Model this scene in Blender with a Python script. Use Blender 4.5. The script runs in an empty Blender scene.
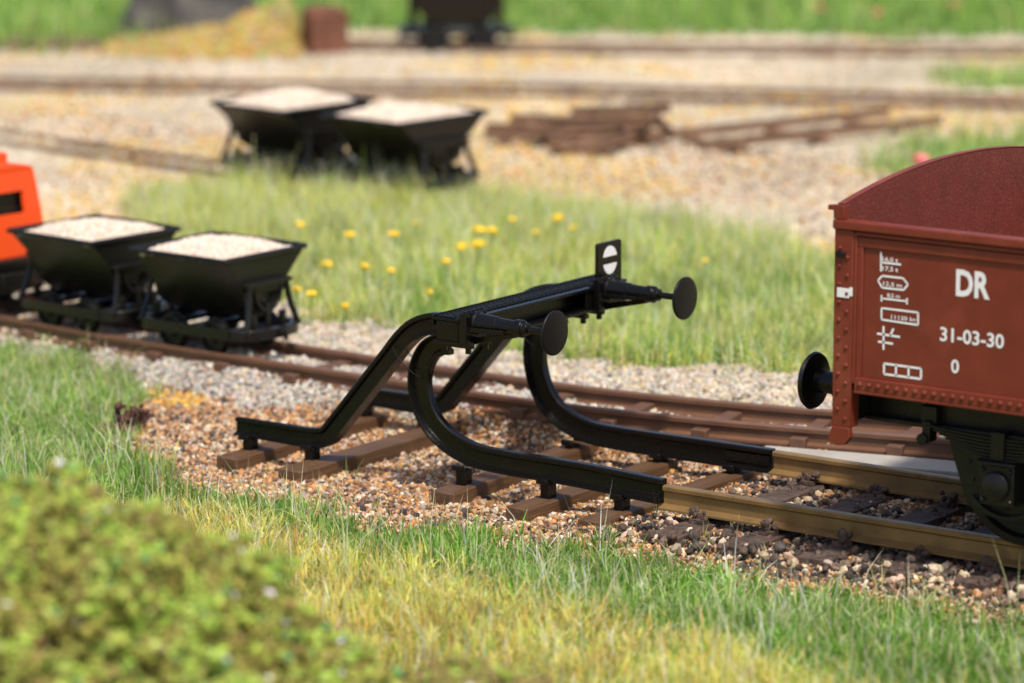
import bpy, math, random
import numpy as np
from mathutils import Vector, Matrix
random.seed(7); RNG = np.random.default_rng(7)
PI = math.pi
scene = bpy.context.scene
COL = scene.collection

# ------------------------------------------------------------------ camera
W, H = 1024, 683
CAM = np.array([15.2226, -23.9053, 6.4465]); AZ = 2.1924; PITCH = 0.1915; FPX = 3900.6
FW = np.array([math.cos(AZ)*math.cos(PITCH), math.sin(AZ)*math.cos(PITCH), -math.sin(PITCH)])
RT = np.array([math.sin(AZ), -math.cos(AZ), 0.0]); UP = np.cross(RT, FW)
cd = bpy.data.cameras.new('camera'); cam = bpy.data.objects.new('camera', cd); COL.objects.link(cam)
cam.matrix_world = Matrix(((RT[0], UP[0], -FW[0], CAM[0]), (RT[1], UP[1], -FW[1], CAM[1]),
                           (RT[2], UP[2], -FW[2], CAM[2]), (0, 0, 0, 1)))
cd.sensor_width = 36; cd.lens = FPX/1024*36; cd.clip_start = 0.5; cd.clip_end = 500
cd.dof.use_dof = True; cd.dof.focus_distance = 28.3
cd.dof.aperture_fstop = (cd.lens/1000)/0.222
scene.camera = cam
scene.render.resolution_x = W; scene.render.resolution_y = H

# ------------------------------------------------------------------ light
SUN = Vector((0.62, -0.46, 1.40)).normalized()
w = bpy.data.worlds.new('World'); scene.world = w; w.use_nodes = True
nt = w.node_tree; bg = nt.nodes['Background']; sky = nt.nodes.new('ShaderNodeTexSky')
sky.sky_type = 'NISHITA'; sky.sun_disc = False
sky.sun_elevation = math.asin(SUN.z); sky.sun_rotation = math.atan2(SUN.x, SUN.y)
sky.dust_density = 3.0; sky.air_density = 0.8
nt.links.new(sky.outputs[0], bg.inputs[0]); bg.inputs[1].default_value = 0.15
sl = bpy.data.lights.new('sun', 'SUN'); sl.energy = 4.2; sl.angle = math.radians(4); sl.color = (1.0, 0.95, 0.87)
so = bpy.data.objects.new('sun', sl); COL.objects.link(so); so.rotation_euler = SUN.to_track_quat('Z', 'Y').to_euler()
scene.view_settings.view_transform = 'Standard'; scene.view_settings.look = 'None'
scene.view_settings.exposure = 0.08; scene.view_settings.gamma = 1.0
scene.cycles.use_denoising = True
scene.cycles.max_bounces = 8; scene.cycles.transparent_max_bounces = 4

# ------------------------------------------------------------------ plan helpers
def at(x, y, z=0.0):
    d = FW + RT*(x-W/2)/FPX + UP*(H/2-y)/FPX
    return CAM + d*(z-CAM[2])/d[2]
def proj(P):
    d = np.asarray(P, float) - CAM; z = d@FW
    return np.stack([W/2+FPX*(d@RT)/z, H/2-FPX*(d@UP)/z, z], -1)
def inpoly(px, py, poly):
    r = np.zeros(px.shape, bool); n = len(poly)
    for i in range(n):
        x0, y0 = poly[i]; x1, y1 = poly[(i+1) % n]
        c = ((y0 > py) != (y1 > py)) & (px < (x1-x0)*(py-y0)/(y1-y0+1e-12)+x0)
        r ^= c
    return r
def wob(x, y, f, s=0.0):
    return (np.sin(x*f*1.0+1.3+s)*np.cos(y*f*1.17+s*2) + 0.6*np.sin(x*f*2.3-y*f*1.9+s) + 0.4*np.cos(x*f*4.1+y*f*3.7+2*s))/2
def hashn(x, y, f, s=0):
    # value noise
    X = x*f; Y = y*f; xi = np.floor(X); yi = np.floor(Y); fx = X-xi; fy = Y-yi
    fx = fx*fx*(3-2*fx); fy = fy*fy*(3-2*fy)
    def h(a, b):
        v = np.sin(a*127.1+b*311.7+s*74.7)*43758.5453
        return v-np.floor(v)
    return (h(xi, yi)*(1-fx)+h(xi+1, yi)*fx)*(1-fy)+(h(xi, yi+1)*(1-fx)+h(xi+1, yi+1)*fx)*fy
def sstep(a, b, x):
    t = np.clip((x-a)/(b-a), 0, 1); return t*t*(3-2*t)

# narrow gauge line: the near rail's plan, the far rail is offset by the gauge
NG = 0.68
_nr = [(-420, 245), (-200, 281), (0, 317), (110, 337), (200, 351), (300, 367), (405, 383), (480, 394), (556, 405), (650, 415), (740, 424), (830, 431), (921, 438), (1010, 446), (1150, 460), (1400, 489)]
def smooth_poly(pts, n):
    pts = np.array(pts, float)
    L = np.concatenate([[0], np.cumsum(np.linalg.norm(np.diff(pts, axis=0), axis=1))])
    s = np.linspace(0, L[-1], n); o = np.stack([np.interp(s, L, pts[:, k]) for k in range(pts.shape[1])], -1)
    for _ in range(max(2, n//24)):
        o[1:-1] = (o[:-2]+o[1:-1]*2+o[2:])/4
    return o
NEAR = smooth_poly([at(x, y)[:2] for x, y in _nr], 90)
def offset(pl, d):
    t = np.gradient(pl, axis=0); t /= np.linalg.norm(t, axis=1)[:, None]
    return pl + np.stack([-t[:, 1], t[:, 0]], -1)*d
FAR = offset(NEAR, NG); MID = offset(NEAR, NG/2)
_seg = np.concatenate([[0], np.cumsum(np.linalg.norm(np.diff(MID, axis=0), axis=1))])
def mid_at(s):
    p = np.array([np.interp(s, _seg, MID[:, k]) for k in (0, 1)])
    q = np.array([np.interp(s+.05, _seg, MID[:, k]) for k in (0, 1)])
    return p, math.atan2(q[1]-p[1], q[0]-p[0])
def s_of_x(x):
    return float(np.interp(x, MID[:, 0], _seg))
def near_y(x):
    return np.interp(x, NEAR[:, 0], NEAR[:, 1])

def height(x, y):
    ny = near_y(x)
    h = -0.335 + 0.18*sstep(-0.38, 0.0, y-ny) + .035*(1-sstep(-3.4, -2.2, x))*sstep(-.4, -.1, y-ny)*(1-sstep(.7, 1.0, y-ny))                     # ballast shoulder of the narrow line
    h = h + 0.075*sstep(-1.1, 0.6, x)*sstep(-1.7, -1.2, y)*(1-sstep(ny-.7, ny-.2, y))  # real track sits deeper in its ballast
    h = h + 0.125*sstep(.8, 2.0, y-ny) + .022*sstep(.06, .14, y-ny)*(1-sstep(.54, .62, y-ny))
    h = h + 0.12*sstep(-2.0, -3.6, y)
    m = np.sqrt(((x+1.7)/3.1)**2+((y+6.5)/2.25)**2)              # mossy mound in front
    return h + 0.025*wob(x, y, 1.1) + 0.012*wob(x, y, 4.0, 2)

# ------------------------------------------------------------------ mesh helpers
class MB:
    def __init__(s): s.v = []; s.f = []
    def add(s, vs, fs):
        o = len(s.v); s.v += [tuple(map(float, v)) for v in vs]; s.f += [tuple(i+o for i in f) for f in fs]; return s
    def box(s, a, b, M=None):
        x0, y0, z0 = a; x1, y1, z1 = b
        vs = [(x0,y0,z0),(x1,y0,z0),(x1,y1,z0),(x0,y1,z0),(x0,y0,z1),(x1,y0,z1),(x1,y1,z1),(x0,y1,z1)]
        if M is not None: vs = [tuple(M @ Vector(v)) for v in vs]
        return s.add(vs, [(0,3,2,1),(4,5,6,7),(0,1,5,4),(1,2,6,5),(2,3,7,6),(3,0,4,7)])
    def cbox(s, c, d, M=None):
        return s.box([c[i]-d[i]/2 for i in range(3)], [c[i]+d[i]/2 for i in range(3)], M)
    def tube(s, a, b, r1, r2=None, n=14, caps=True):
        r2 = r1 if r2 is None else r2
        a = Vector(a); b = Vector(b); t = (b-a).normalized()
        u = t.orthogonal().normalized(); v = t.cross(u)
        vs = []
        for c, r in ((a, r1), (b, r2)):
            for k in range(n):
                q = 2*PI*k/n; vs.append(c+(u*math.cos(q)+v*math.sin(q))*r)
        fs = [(k, (k+1) % n, n+(k+1) % n, n+k) for k in range(n)]
        if caps: fs += [tuple(range(n-1, -1, -1)), tuple(range(n, 2*n))]
        return s.add(vs, fs)
    def lathe(s, c, ax, prof, n=32):
        c = Vector(c); t = Vector(ax).normalized(); u = t.orthogonal().normalized(); v = t.cross(u); vs = []
        for (d, r) in prof:
            for k in range(n):
                q = 2*PI*k/n; vs.append(c+t*d+(u*math.cos(q)+v*math.sin(q))*r)
        m = len(prof); fs = [(j*n+k, j*n+(k+1) % n, (j+1)*n+(k+1) % n, (j+1)*n+k) for j in range(m-1) for k in range(n)]
        fs += [tuple(range(n-1, -1, -1)), tuple(range((m-1)*n, m*n))]
        return s.add(vs, fs)
    def sweep(s, path, prof, normals=None, scales=None, caps=True, side=None):
        path = [Vector(p) for p in path]; n = len(prof); m = len(path); vs = []
        for i, p in enumerate(path):
            t = (path[min(i+1, m-1)]-path[max(i-1, 0)]).normalized()
            if side is not None: sd = Vector(side)
            else: sd = t.cross(Vector((0, 0, 1))).normalized()
            nn = normals[i] if normals is not None else sd.cross(t).normalized()
            k = scales[i] if scales is not None else 1.0
            for (a, h) in prof: vs.append(p+sd*a*k+nn*h*k)
        fs = [(j*n+k, j*n+(k+1) % n, (j+1)*n+(k+1) % n, (j+1)*n+k) for j in range(m-1) for k in range(n)]
        if caps: fs += [tuple(range(n-1, -1, -1)), tuple(range((m-1)*n, m*n))]
        return s.add(vs, fs)
    def prism(s, poly, t, M=None):
        """polygon in XZ, thickness along Y from 0 to t"""
        n = len(poly); vs = [(x, 0, z) for x, z in poly]+[(x, t, z) for x, z in poly]
        if M is not None: vs = [tuple(M @ Vector(v)) for v in vs]
        return s.add(vs, [tuple(range(n)), tuple(range(2*n-1, n-1, -1))]+[(k, n+k, n+(k+1) % n, (k+1) % n) for k in range(n)])
    def rivet(s, c, ax, r=0.014):
        return s.lathe(c, ax, [(-.004, r), (r*.45, r*.85), (r*.8, r*.35)], 8)
    def build(s, name, m, parent=None, bevel=0.0, smooth=40, seg=2):
        me = bpy.data.meshes.new(name); me.from_pydata(s.v, [], s.f); me.update()
        import bmesh
        bm = bmesh.new(); bm.from_mesh(me); bmesh.ops.recalc_face_normals(bm, faces=bm.faces); bm.to_mesh(me); bm.free()
        me.polygons.foreach_set('use_smooth', [True]*len(me.polygons)); me.set_sharp_from_angle(angle=math.radians(smooth))
        o = bpy.data.objects.new(name, me); COL.objects.link(o); me.materials.append(m)
        if bevel:
            b = o.modifiers.new('bevel', 'BEVEL'); b.width = bevel; b.segments = seg; b.limit_method = 'ANGLE'; b.angle_limit = math.radians(50)
        if parent: o.parent = parent
        return o
def tag(o, label=None, cat=None, group=None, kind=None):
    if label: o['label'] = label
    if cat: o['category'] = cat
    if group: o['group'] = group
    if kind: o['kind'] = kind
    return o
def empty(name, loc=(0, 0, 0), rz=0.0, label=None, cat=None, group=None):
    o = bpy.data.objects.new(name, None); COL.objects.link(o); o.location = loc; o.rotation_euler = (0, 0, rz)
    o.empty_display_size = 0.2
    return tag(o, label, cat, group)
def copy_tree(o, parent=None):
    c = o.copy(); COL.objects.link(c); c.parent = parent
    for ch in list(o.children): copy_tree(ch, c)
    return c
def bulk(name, V, F, C, m, smooth=False):
    """numpy mesh: V (n,3), F (m,3) triangles, C (n,3) point colours"""
    me = bpy.data.meshes.new(name); nv = len(V); nf = len(F)
    me.vertices.add(nv); me.vertices.foreach_set('co', np.ascontiguousarray(V, np.float32).ravel())
    me.loops.add(nf*3); me.loops.foreach_set('vertex_index', np.ascontiguousarray(F, np.int32).ravel())
    me.polygons.add(nf); me.polygons.foreach_set('loop_start', np.arange(0, nf*3, 3, dtype=np.int32))
    me.update(calc_edges=True)
    ca = me.color_attributes.new('Col', 'FLOAT_COLOR', 'POINT')
    ca.data.foreach_set('color', np.ascontiguousarray(np.concatenate([C, np.ones((nv, 1))], 1), np.float32).ravel())
    me.polygons.foreach_set('use_smooth', np.full(nf, smooth))
    me.materials.append(m)
    o = bpy.data.objects.new(name, me); COL.objects.link(o); return o

# ------------------------------------------------------------------ materials
def mat(name, col, rough=.5, metal=0.0, var=0.0, vscale=8.0, bump=0.0, bscale=40.0, spec=.5, dirt=None, dirt_amt=0.0, dscale=3.0, coat=0.0, stretch=None):
    m = bpy.data.materials.new(name); m.use_nodes = True; n = m.node_tree.nodes; l = m.node_tree.links; b = n['Principled BSDF']
    b.inputs['Base Color'].default_value = (*col, 1); b.inputs['Roughness'].default_value = rough; b.inputs['Metallic'].default_value = metal
    b.inputs['Specular IOR Level'].default_value = spec; b.inputs['Coat Weight'].default_value = coat
    tc = n.new('ShaderNodeTexCoord'); out = None; cs = tc.outputs['Object']
    if stretch:
        mp = n.new('ShaderNodeMapping'); mp.inputs['Scale'].default_value = stretch; l.new(cs, mp.inputs['Vector']); cs = mp.outputs[0]
    if var or dirt:
        nz = n.new('ShaderNodeTexNoise'); nz.inputs['Scale'].default_value = vscale; nz.inputs['Detail'].default_value = 6
        l.new(cs, nz.inputs['Vector'])
        r = n.new('ShaderNodeValToRGB'); r.color_ramp.elements[0].position = .3; r.color_ramp.elements[1].position = .7
        r.color_ramp.elements[0].color = (*[c*(1-var) for c in col], 1); r.color_ramp.elements[1].color = (*[min(1, c*(1+var)) for c in col], 1)
        l.new(nz.outputs['Fac'], r.inputs['Fac']); out = r.outputs['Color']
        if dirt:
            n2 = n.new('ShaderNodeTexNoise'); n2.inputs['Scale'].default_value = dscale; n2.inputs['Detail'].default_value = 9; n2.inputs['Roughness'].default_value = .7
            l.new(tc.outputs['Object'], n2.inputs['Vector'])
            r2 = n.new('ShaderNodeValToRGB'); r2.color_ramp.elements[0].position = .52; r2.color_ramp.elements[1].position = .68
            r2.color_ramp.elements[0].color = (0, 0, 0, 1); r2.color_ramp.elements[1].color = (dirt_amt,)*3+(1,)
            l.new(n2.outputs['Fac'], r2.inputs['Fac'])
            mx = n.new('ShaderNodeMix'); mx.data_type = 'RGBA'; l.new(r2.outputs['Color'], mx.inputs[0]); l.new(out, mx.inputs[6]); mx.inputs[7].default_value = (*dirt, 1)
            out = mx.outputs[2]
        l.new(out, b.inputs['Base Color'])
    if bump:
        nb = n.new('ShaderNodeTexNoise'); nb.inputs['Scale'].default_value = bscale; nb.inputs['Detail'].default_value = 5
        l.new(cs, nb.inputs['Vector'])
        bp = n.new('ShaderNodeBump'); bp.inputs['Strength'].default_value = bump; bp.inputs['Distance'].default_value = .02
        l.new(nb.outputs['Fac'], bp.inputs['Height']); l.new(bp.outputs['Normal'], b.inputs['Normal'])
        mr = n.new('ShaderNodeMapRange'); mr.inputs['To Min'].default_value = max(.05, rough-.08); mr.inputs['To Max'].default_value = min(1, rough+.1)
        l.new(nb.outputs['Fac'], mr.inputs['Value']); l.new(mr.outputs[0], b.inputs['Roughness'])
    return m
def vcol(name, rough=.8, trans=0.0, spec=.3, nscale=0.0, namt=.0, bump=0.0):
    m = bpy.data.materials.new(name); m.use_nodes = True; n = m.node_tree.nodes; l = m.node_tree.links; b = n['Principled BSDF']
    a = n.new('ShaderNodeVertexColor'); a.layer_name = 'Col'; b.inputs['Roughness'].default_value = rough; b.inputs['Specular IOR Level'].default_value = spec
    out = a.outputs['Color']
    if nscale:
        tc = n.new('ShaderNodeTexCoord'); nz = n.new('ShaderNodeTexNoise'); nz.inputs['Scale'].default_value = nscale; nz.inputs['Detail'].default_value = 8
        l.new(tc.outputs['Object'], nz.inputs['Vector'])
        mr = n.new('ShaderNodeMapRange'); mr.inputs['From Min'].default_value = .3; mr.inputs['From Max'].default_value = .7
        mr.inputs['To Min'].default_value = 1-namt; mr.inputs['To Max'].default_value = 1+namt; l.new(nz.outputs['Fac'], mr.inputs['Value'])
        mx = n.new('ShaderNodeMix'); mx.data_type = 'RGBA'; mx.blend_type = 'MULTIPLY'; mx.inputs[0].default_value = 1
        l.new(out, mx.inputs[6]); l.new(mr.outputs[0], mx.inputs[7]); out = mx.outputs[2]
        if bump:
            bp = n.new('ShaderNodeBump'); bp.inputs['Strength'].default_value = bump; bp.inputs['Distance'].default_value = .05
            l.new(nz.outputs['Fac'], bp.inputs['Height']); l.new(bp.outputs['Normal'], b.inputs['Normal'])
    l.new(out, b.inputs['Base Color'])
    if trans:
        tr = n.new('ShaderNodeBsdfTranslucent'); l.new(out, tr.inputs['Color'])
        ms = n.new('ShaderNodeMixShader'); ms.inputs[0].default_value = trans
        l.new(b.outputs[0], ms.inputs[1]); l.new(tr.outputs[0], ms.inputs[2]); l.new(ms.outputs[0], n['Material Output'].inputs['Surface'])
    return m
M_BLACK = mat('black_plastic', (.0045, .004, .0035), .24, spec=.34, bump=.06, bscale=60)
M_BLACK2 = mat('black_paint_hopper', (.009, .008, .007), .30, bump=.1, bscale=50, spec=.42)
M_TREAD = mat('tread_black', (.004, .004, .004), .6, spec=.2)
M_DISC = mat('buffer_black', (.005, .0045, .0045), .42, spec=.3, bump=.08, bscale=70)
M_SLP = mat('brown_sleeper', (.10, .050, .022), .5, var=.3, vscale=9, bump=.45, bscale=30, dirt=(.17, .10, .055), dirt_amt=.5, stretch=(2.2, .16, 2.2))
M_SLPD = mat('dark_sleeper', (.075, .045, .032), .75, var=.45, vscale=12, bump=.8, bscale=30, dirt=(.16, .13, .1), dirt_amt=.7, dscale=9)
M_RAIL = mat('brass_brown_rail', (.255, .152, .058), .38, metal=.3, var=.25, vscale=6, bump=.12, bscale=40, dirt=(.09, .06, .035), dirt_amt=.6)
M_NRAIL = mat('rust_brown_rail', (.14, .066, .036), .5, var=.15, vscale=6, bump=.1, bscale=50, dirt=(.08, .045, .03), dirt_amt=.4)
M_NSLP = mat('rust_brown_tie', (.125, .06, .035), .6, var=.2, vscale=7, bump=.25, bscale=50)
M_FRAIL = mat('faded_brown_rail', (.23, .155, .10), .7, var=.3, vscale=5, bump=.3, bscale=30)
M_RED = mat('wagon_red', (.165, .027, .012), .42, var=.12, vscale=5, bump=.07, bscale=90, dirt=(.3, .075, .04), dirt_amt=.35, dscale=2.0)
M_REDIN = mat('wagon_red_inside', (.135, .022, .012), .6, var=.12, vscale=5, bump=.3, bscale=45, dirt=(.27, .11, .08), dirt_amt=.4, dscale=42)
M_UNDER = mat('underframe_black', (.006, .006, .006), .34, spec=.4, bump=.2, bscale=60, dirt=(.012, .011, .011), dirt_amt=.7, dscale=9)
M_WHITE = mat('white_print', (.80, .80, .79), .55, var=.05, vscale=30)
M_WHEEL = mat('dark_wheel', (.009, .008, .008), .45, metal=.3, bump=.1)
M_ORANGE = mat('orange_red_paint', (.84, .075, .008), .32, bump=.04, bscale=30)
M_SLAB = mat('pale_concrete', (.38, .345, .30), .75, var=.1, vscale=4, bump=.2, bscale=60)
M_BRICK = mat('brown_block', (.17, .065, .035), .8, var=.4, vscale=3, bump=.4, bscale=12)
M_ROCK = mat('dark_grey_rock', (.055, .05, .043), .9, var=.6, vscale=2.2, bump=.9, bscale=6, dirt=(.13, .12, .10), dirt_amt=.8, dscale=2.5)
M_RUST = mat('rusty_clod', (.09, .035, .022), .9, var=.5, vscale=14, bump=.9, bscale=30)
M_GRAIN = vcol('ballast_grain', .6, spec=.4)
M_SAND = vcol('sand_grain', .75, spec=.2)
M_GRASS = vcol('grass_fibre', .6, trans=.55, spec=.2)
M_MOSS = vcol('moss_flock', .9, trans=.15, spec=.1)
M_GROUND = vcol('ground_earth', .95, spec=.1, nscale=9.0, namt=.35, bump=.6)
M_YEL = mat('yellow_petals', (.85, .58, .02), .6, var=.15, vscale=20)
M_PINK = mat('red_petals', (.70, .16, .16), .6, var=.2, vscale=20)
M_STEM = mat('flower_stem', (.12, .22, .05), .7)

# ------------------------------------------------------------------ regions of the ground
R_MEADOW = [(120, 204), (150, 198), (200, 188), (330, 186), (480, 196), (560, 206), (700, 228), (790, 246), (870, 275), (1150, 318), (1500, 380),
            (1500, 436), (1024, 392), (830, 377), (700, 372), (560, 362), (470, 350), (400, 334), (330, 320), (250, 300), (160, 262)]
R_LEFT = [(-500, 300), (-60, 334), (30, 346), (100, 356), (150, 372), (150, 400), (125, 420), (125, 450), (180, 490), (280, 505), (400, 530), (420, 900), (-500, 900)]
R_FORE = [(180, 490), (280, 507), (400, 532), (520, 549), (620, 552), (720, 575), (800, 592), (900, 612), (1024, 622), (1500, 690), (1500, 1200), (-600, 1200), (-600, 480), (120, 470)]
R_TOP = [(-900, -300), (1900, -300), (1900, 36), (1024, 38), (900, 41), (700, 36), (520, 36), (350, 34), (330, 20), (200, 50), (100, 55), (-900, 62)]
R_P1 = [(922, 84), (940, 72), (1100, 66), (1500, 62), (1500, 96), (1000, 92)]
R_P2 = [(860, 172), (895, 145), (930, 138), (1100, 132), (1500, 130), (1500, 178), (1000, 176), (930, 182)]
R_SHLD = [(-900, 305), (0, 340), (110, 385), (300, 412), (420, 408), (560, 418), (900, 452), (1500, 510),
          (1500, 430), (1024, 392), (830, 378), (560, 362), (470, 350), (400, 334), (250, 300), (0, 270), (-900, 130)]
def region(x, y, z, jit=1.0):
    P = proj(np.stack([x, y, z], -1)); px, py = P[:, 0].copy(), P[:, 1].copy()
    k = 28.3/np.maximum(P[:, 2], 5)
    px += jit*34*k*wob(x, y, 3.1, 1); py += jit*13*k*wob(x, y, 3.7, 4)
    px += jit*8*RNG.normal(size=len(px)); py += jit*3*k*RNG.normal(size=len(px))
    r = np.zeros(len(px), int)                                            # 0 sandy yard
    r[py > 330] = 1                                                        # 1 brown ballast
    r[inpoly(px, py, R_SHLD)] = 2                                          # 2 grey-white ballast
    for k_, poly in ((3, R_MEADOW), (4, R_LEFT), (5, R_FORE), (6, R_TOP), (7, R_P1), (7, R_P2)): r[inpoly(px, py, poly)] = k_
    return r, P
def pick(pal, n, jit=.15):
    pal = np.array(pal, float); wts = pal[:, 3]/pal[:, 3].sum()
    c = pal[RNG.choice(len(pal), n, p=wts), :3]
    return np.clip(c*(1+jit*RNG.normal(size=(n, 1)))*(1+.05*RNG.normal(size=(n, 3))), 0.004, .95)

# ------------------------------------------------------------------ ground sheet
def ground():
    def axis(lo, hi, a, b, d):
        mid = np.arange(a, b, d)
        l = a-np.cumsum(d*1.13**np.arange(1, 60)); l = l[l > lo][::-1]; r = mid[-1]+np.cumsum(d*1.13**np.arange(1, 60)); r = r[r < hi]
        return np.concatenate([[lo], l, mid, r, [hi]])
    xs = axis(-400, 400, -24, 9, .1); ys = axis(-200, 600, -9, 34, .1)
    X, Y = np.meshgrid(xs, ys); x = X.ravel(); y = Y.ravel(); z = height(x, y)
    r, P = region(x, y, z, .6)
    pal = {0: (.50, .40, .27), 1: (.20, .12, .065), 2: (.36, .33, .29), 3: (.16, .20, .055), 4: (.12, .17, .04), 5: (.22, .2, .06), 6: (.10, .19, .04), 7: (.15, .22, .06)}
    c = np.array([pal[i] for i in range(8)])[r]
    nx, ny = len(xs), len(ys)
    g = c.reshape(ny, nx, 3)
    gg = g.copy(); gg[1:-1, 1:-1] = (g[1:-1, 1:-1]*2+g[:-2, 1:-1]+g[2:, 1:-1]+g[1:-1, :-2]+g[1:-1, 2:])/6; c = gg.reshape(-1, 3)
    yel = sstep(.55, .78, hashn(x, y, .8, 3)*.6+hashn(x, y, 2.9, 5)*.4)*(r == 0)
    c = c*(1-yel[:, None]*.7)+np.array([.55, .36, .08])*yel[:, None]*.7
    i = (np.arange(ny-1)[:, None]*nx+np.arange(nx-1)[None]).ravel()
    F = np.concatenate([np.stack([i, i+1, i+nx+1], -1), np.stack([i, i+nx+1, i+nx], -1)])
    o = bulk('ground', np.stack([x, y, z], -1), F, c, M_GROUND, True); tag(o, kind='structure')
ground()

# ------------------------------------------------------------------ ballast grains and sand
_t = (1+5**.5)/2
ICO_V = np.array([(-1,_t,0),(1,_t,0),(-1,-_t,0),(1,-_t,0),(0,-1,_t),(0,1,_t),(0,-1,-_t),(0,1,-_t),(_t,0,-1),(_t,0,1),(-_t,0,-1),(-_t,0,1)], float)/math.sqrt(1+_t*_t)
ICO_F = np.array([(0,11,5),(0,5,1),(0,1,7),(0,7,10),(0,10,11),(1,5,9),(5,11,4),(11,10,2),(10,7,6),(7,1,8),(3,9,4),(3,4,2),(3,2,6),(3,6,8),(3,8,9),(4,9,5),(2,4,11),(6,2,10),(8,6,7),(9,8,1)])
def grains(P, size, C):
    n = len(P)
    q = RNG.normal(size=(n, 4)); q /= np.linalg.norm(q, axis=1)[:, None]; a, b, c, d = q.T
    R = np.stack([1-2*(c*c+d*d), 2*(b*c-a*d), 2*(b*d+a*c), 2*(b*c+a*d), 1-2*(b*b+d*d), 2*(c*d-a*b), 2*(b*d-a*c), 2*(c*d+a*b), 1-2*(b*b+c*c)], -1).reshape(n, 3, 3)
    sc = RNG.uniform(.6, 1.25, (n, 1, 3))
    V = ICO_V[None]*(1+RNG.uniform(-.22, .22, (n, 12, 1)))*sc
    V = np.einsum('nij,nkj->nki', R, V)*size[:, None, None]+P[:, None, :]
    F = (ICO_F[None]+12*np.arange(n)[:, None, None]).reshape(-1, 3)
    return V.reshape(-1, 3), F, np.repeat(C, 12, 0)
def sample(n, box):
    return RNG.uniform(box[0], box[1], n), RNG.uniform(box[2], box[3], n)
PAL_BROWN = [(.50, .35, .21, 3.6), (.41, .205, .08, 3.2), (.26, .12, .05, 3.4), (.13, .07, .04, 2.6), (.60, .50, .37, 1.7), (.32, .27, .22, 1.2), (.05, .035, .03, 1.5), (.56, .26, .07, 1.6)]
PAL_GREY = [(.52, .485, .43, 4), (.38, .355, .32, 4), (.48, .37, .26, 3.2), (.30, .25, .21, 1.4), (.15, .12, .10, .7)]
PAL_SANDY = [(.52, .43, .29, 4), (.50, .41, .28, 3), (.60, .53, .41, 3), (.40, .27, .15, 1.4), (.44, .39, .33, 2)]
PAL_DARK = [(.07, .05, .04, 3), (.14, .09, .06, 3), (.35, .25, .17, 1.5), (.55, .42, .3, 1.2), (.03, .025, .02, 2)]
def on_frame(P, mx, my=60):
    return (P[:, 0] > -mx) & (P[:, 0] < W+mx) & (P[:, 1] > -my) & (P[:, 1] < H+my)
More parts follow.
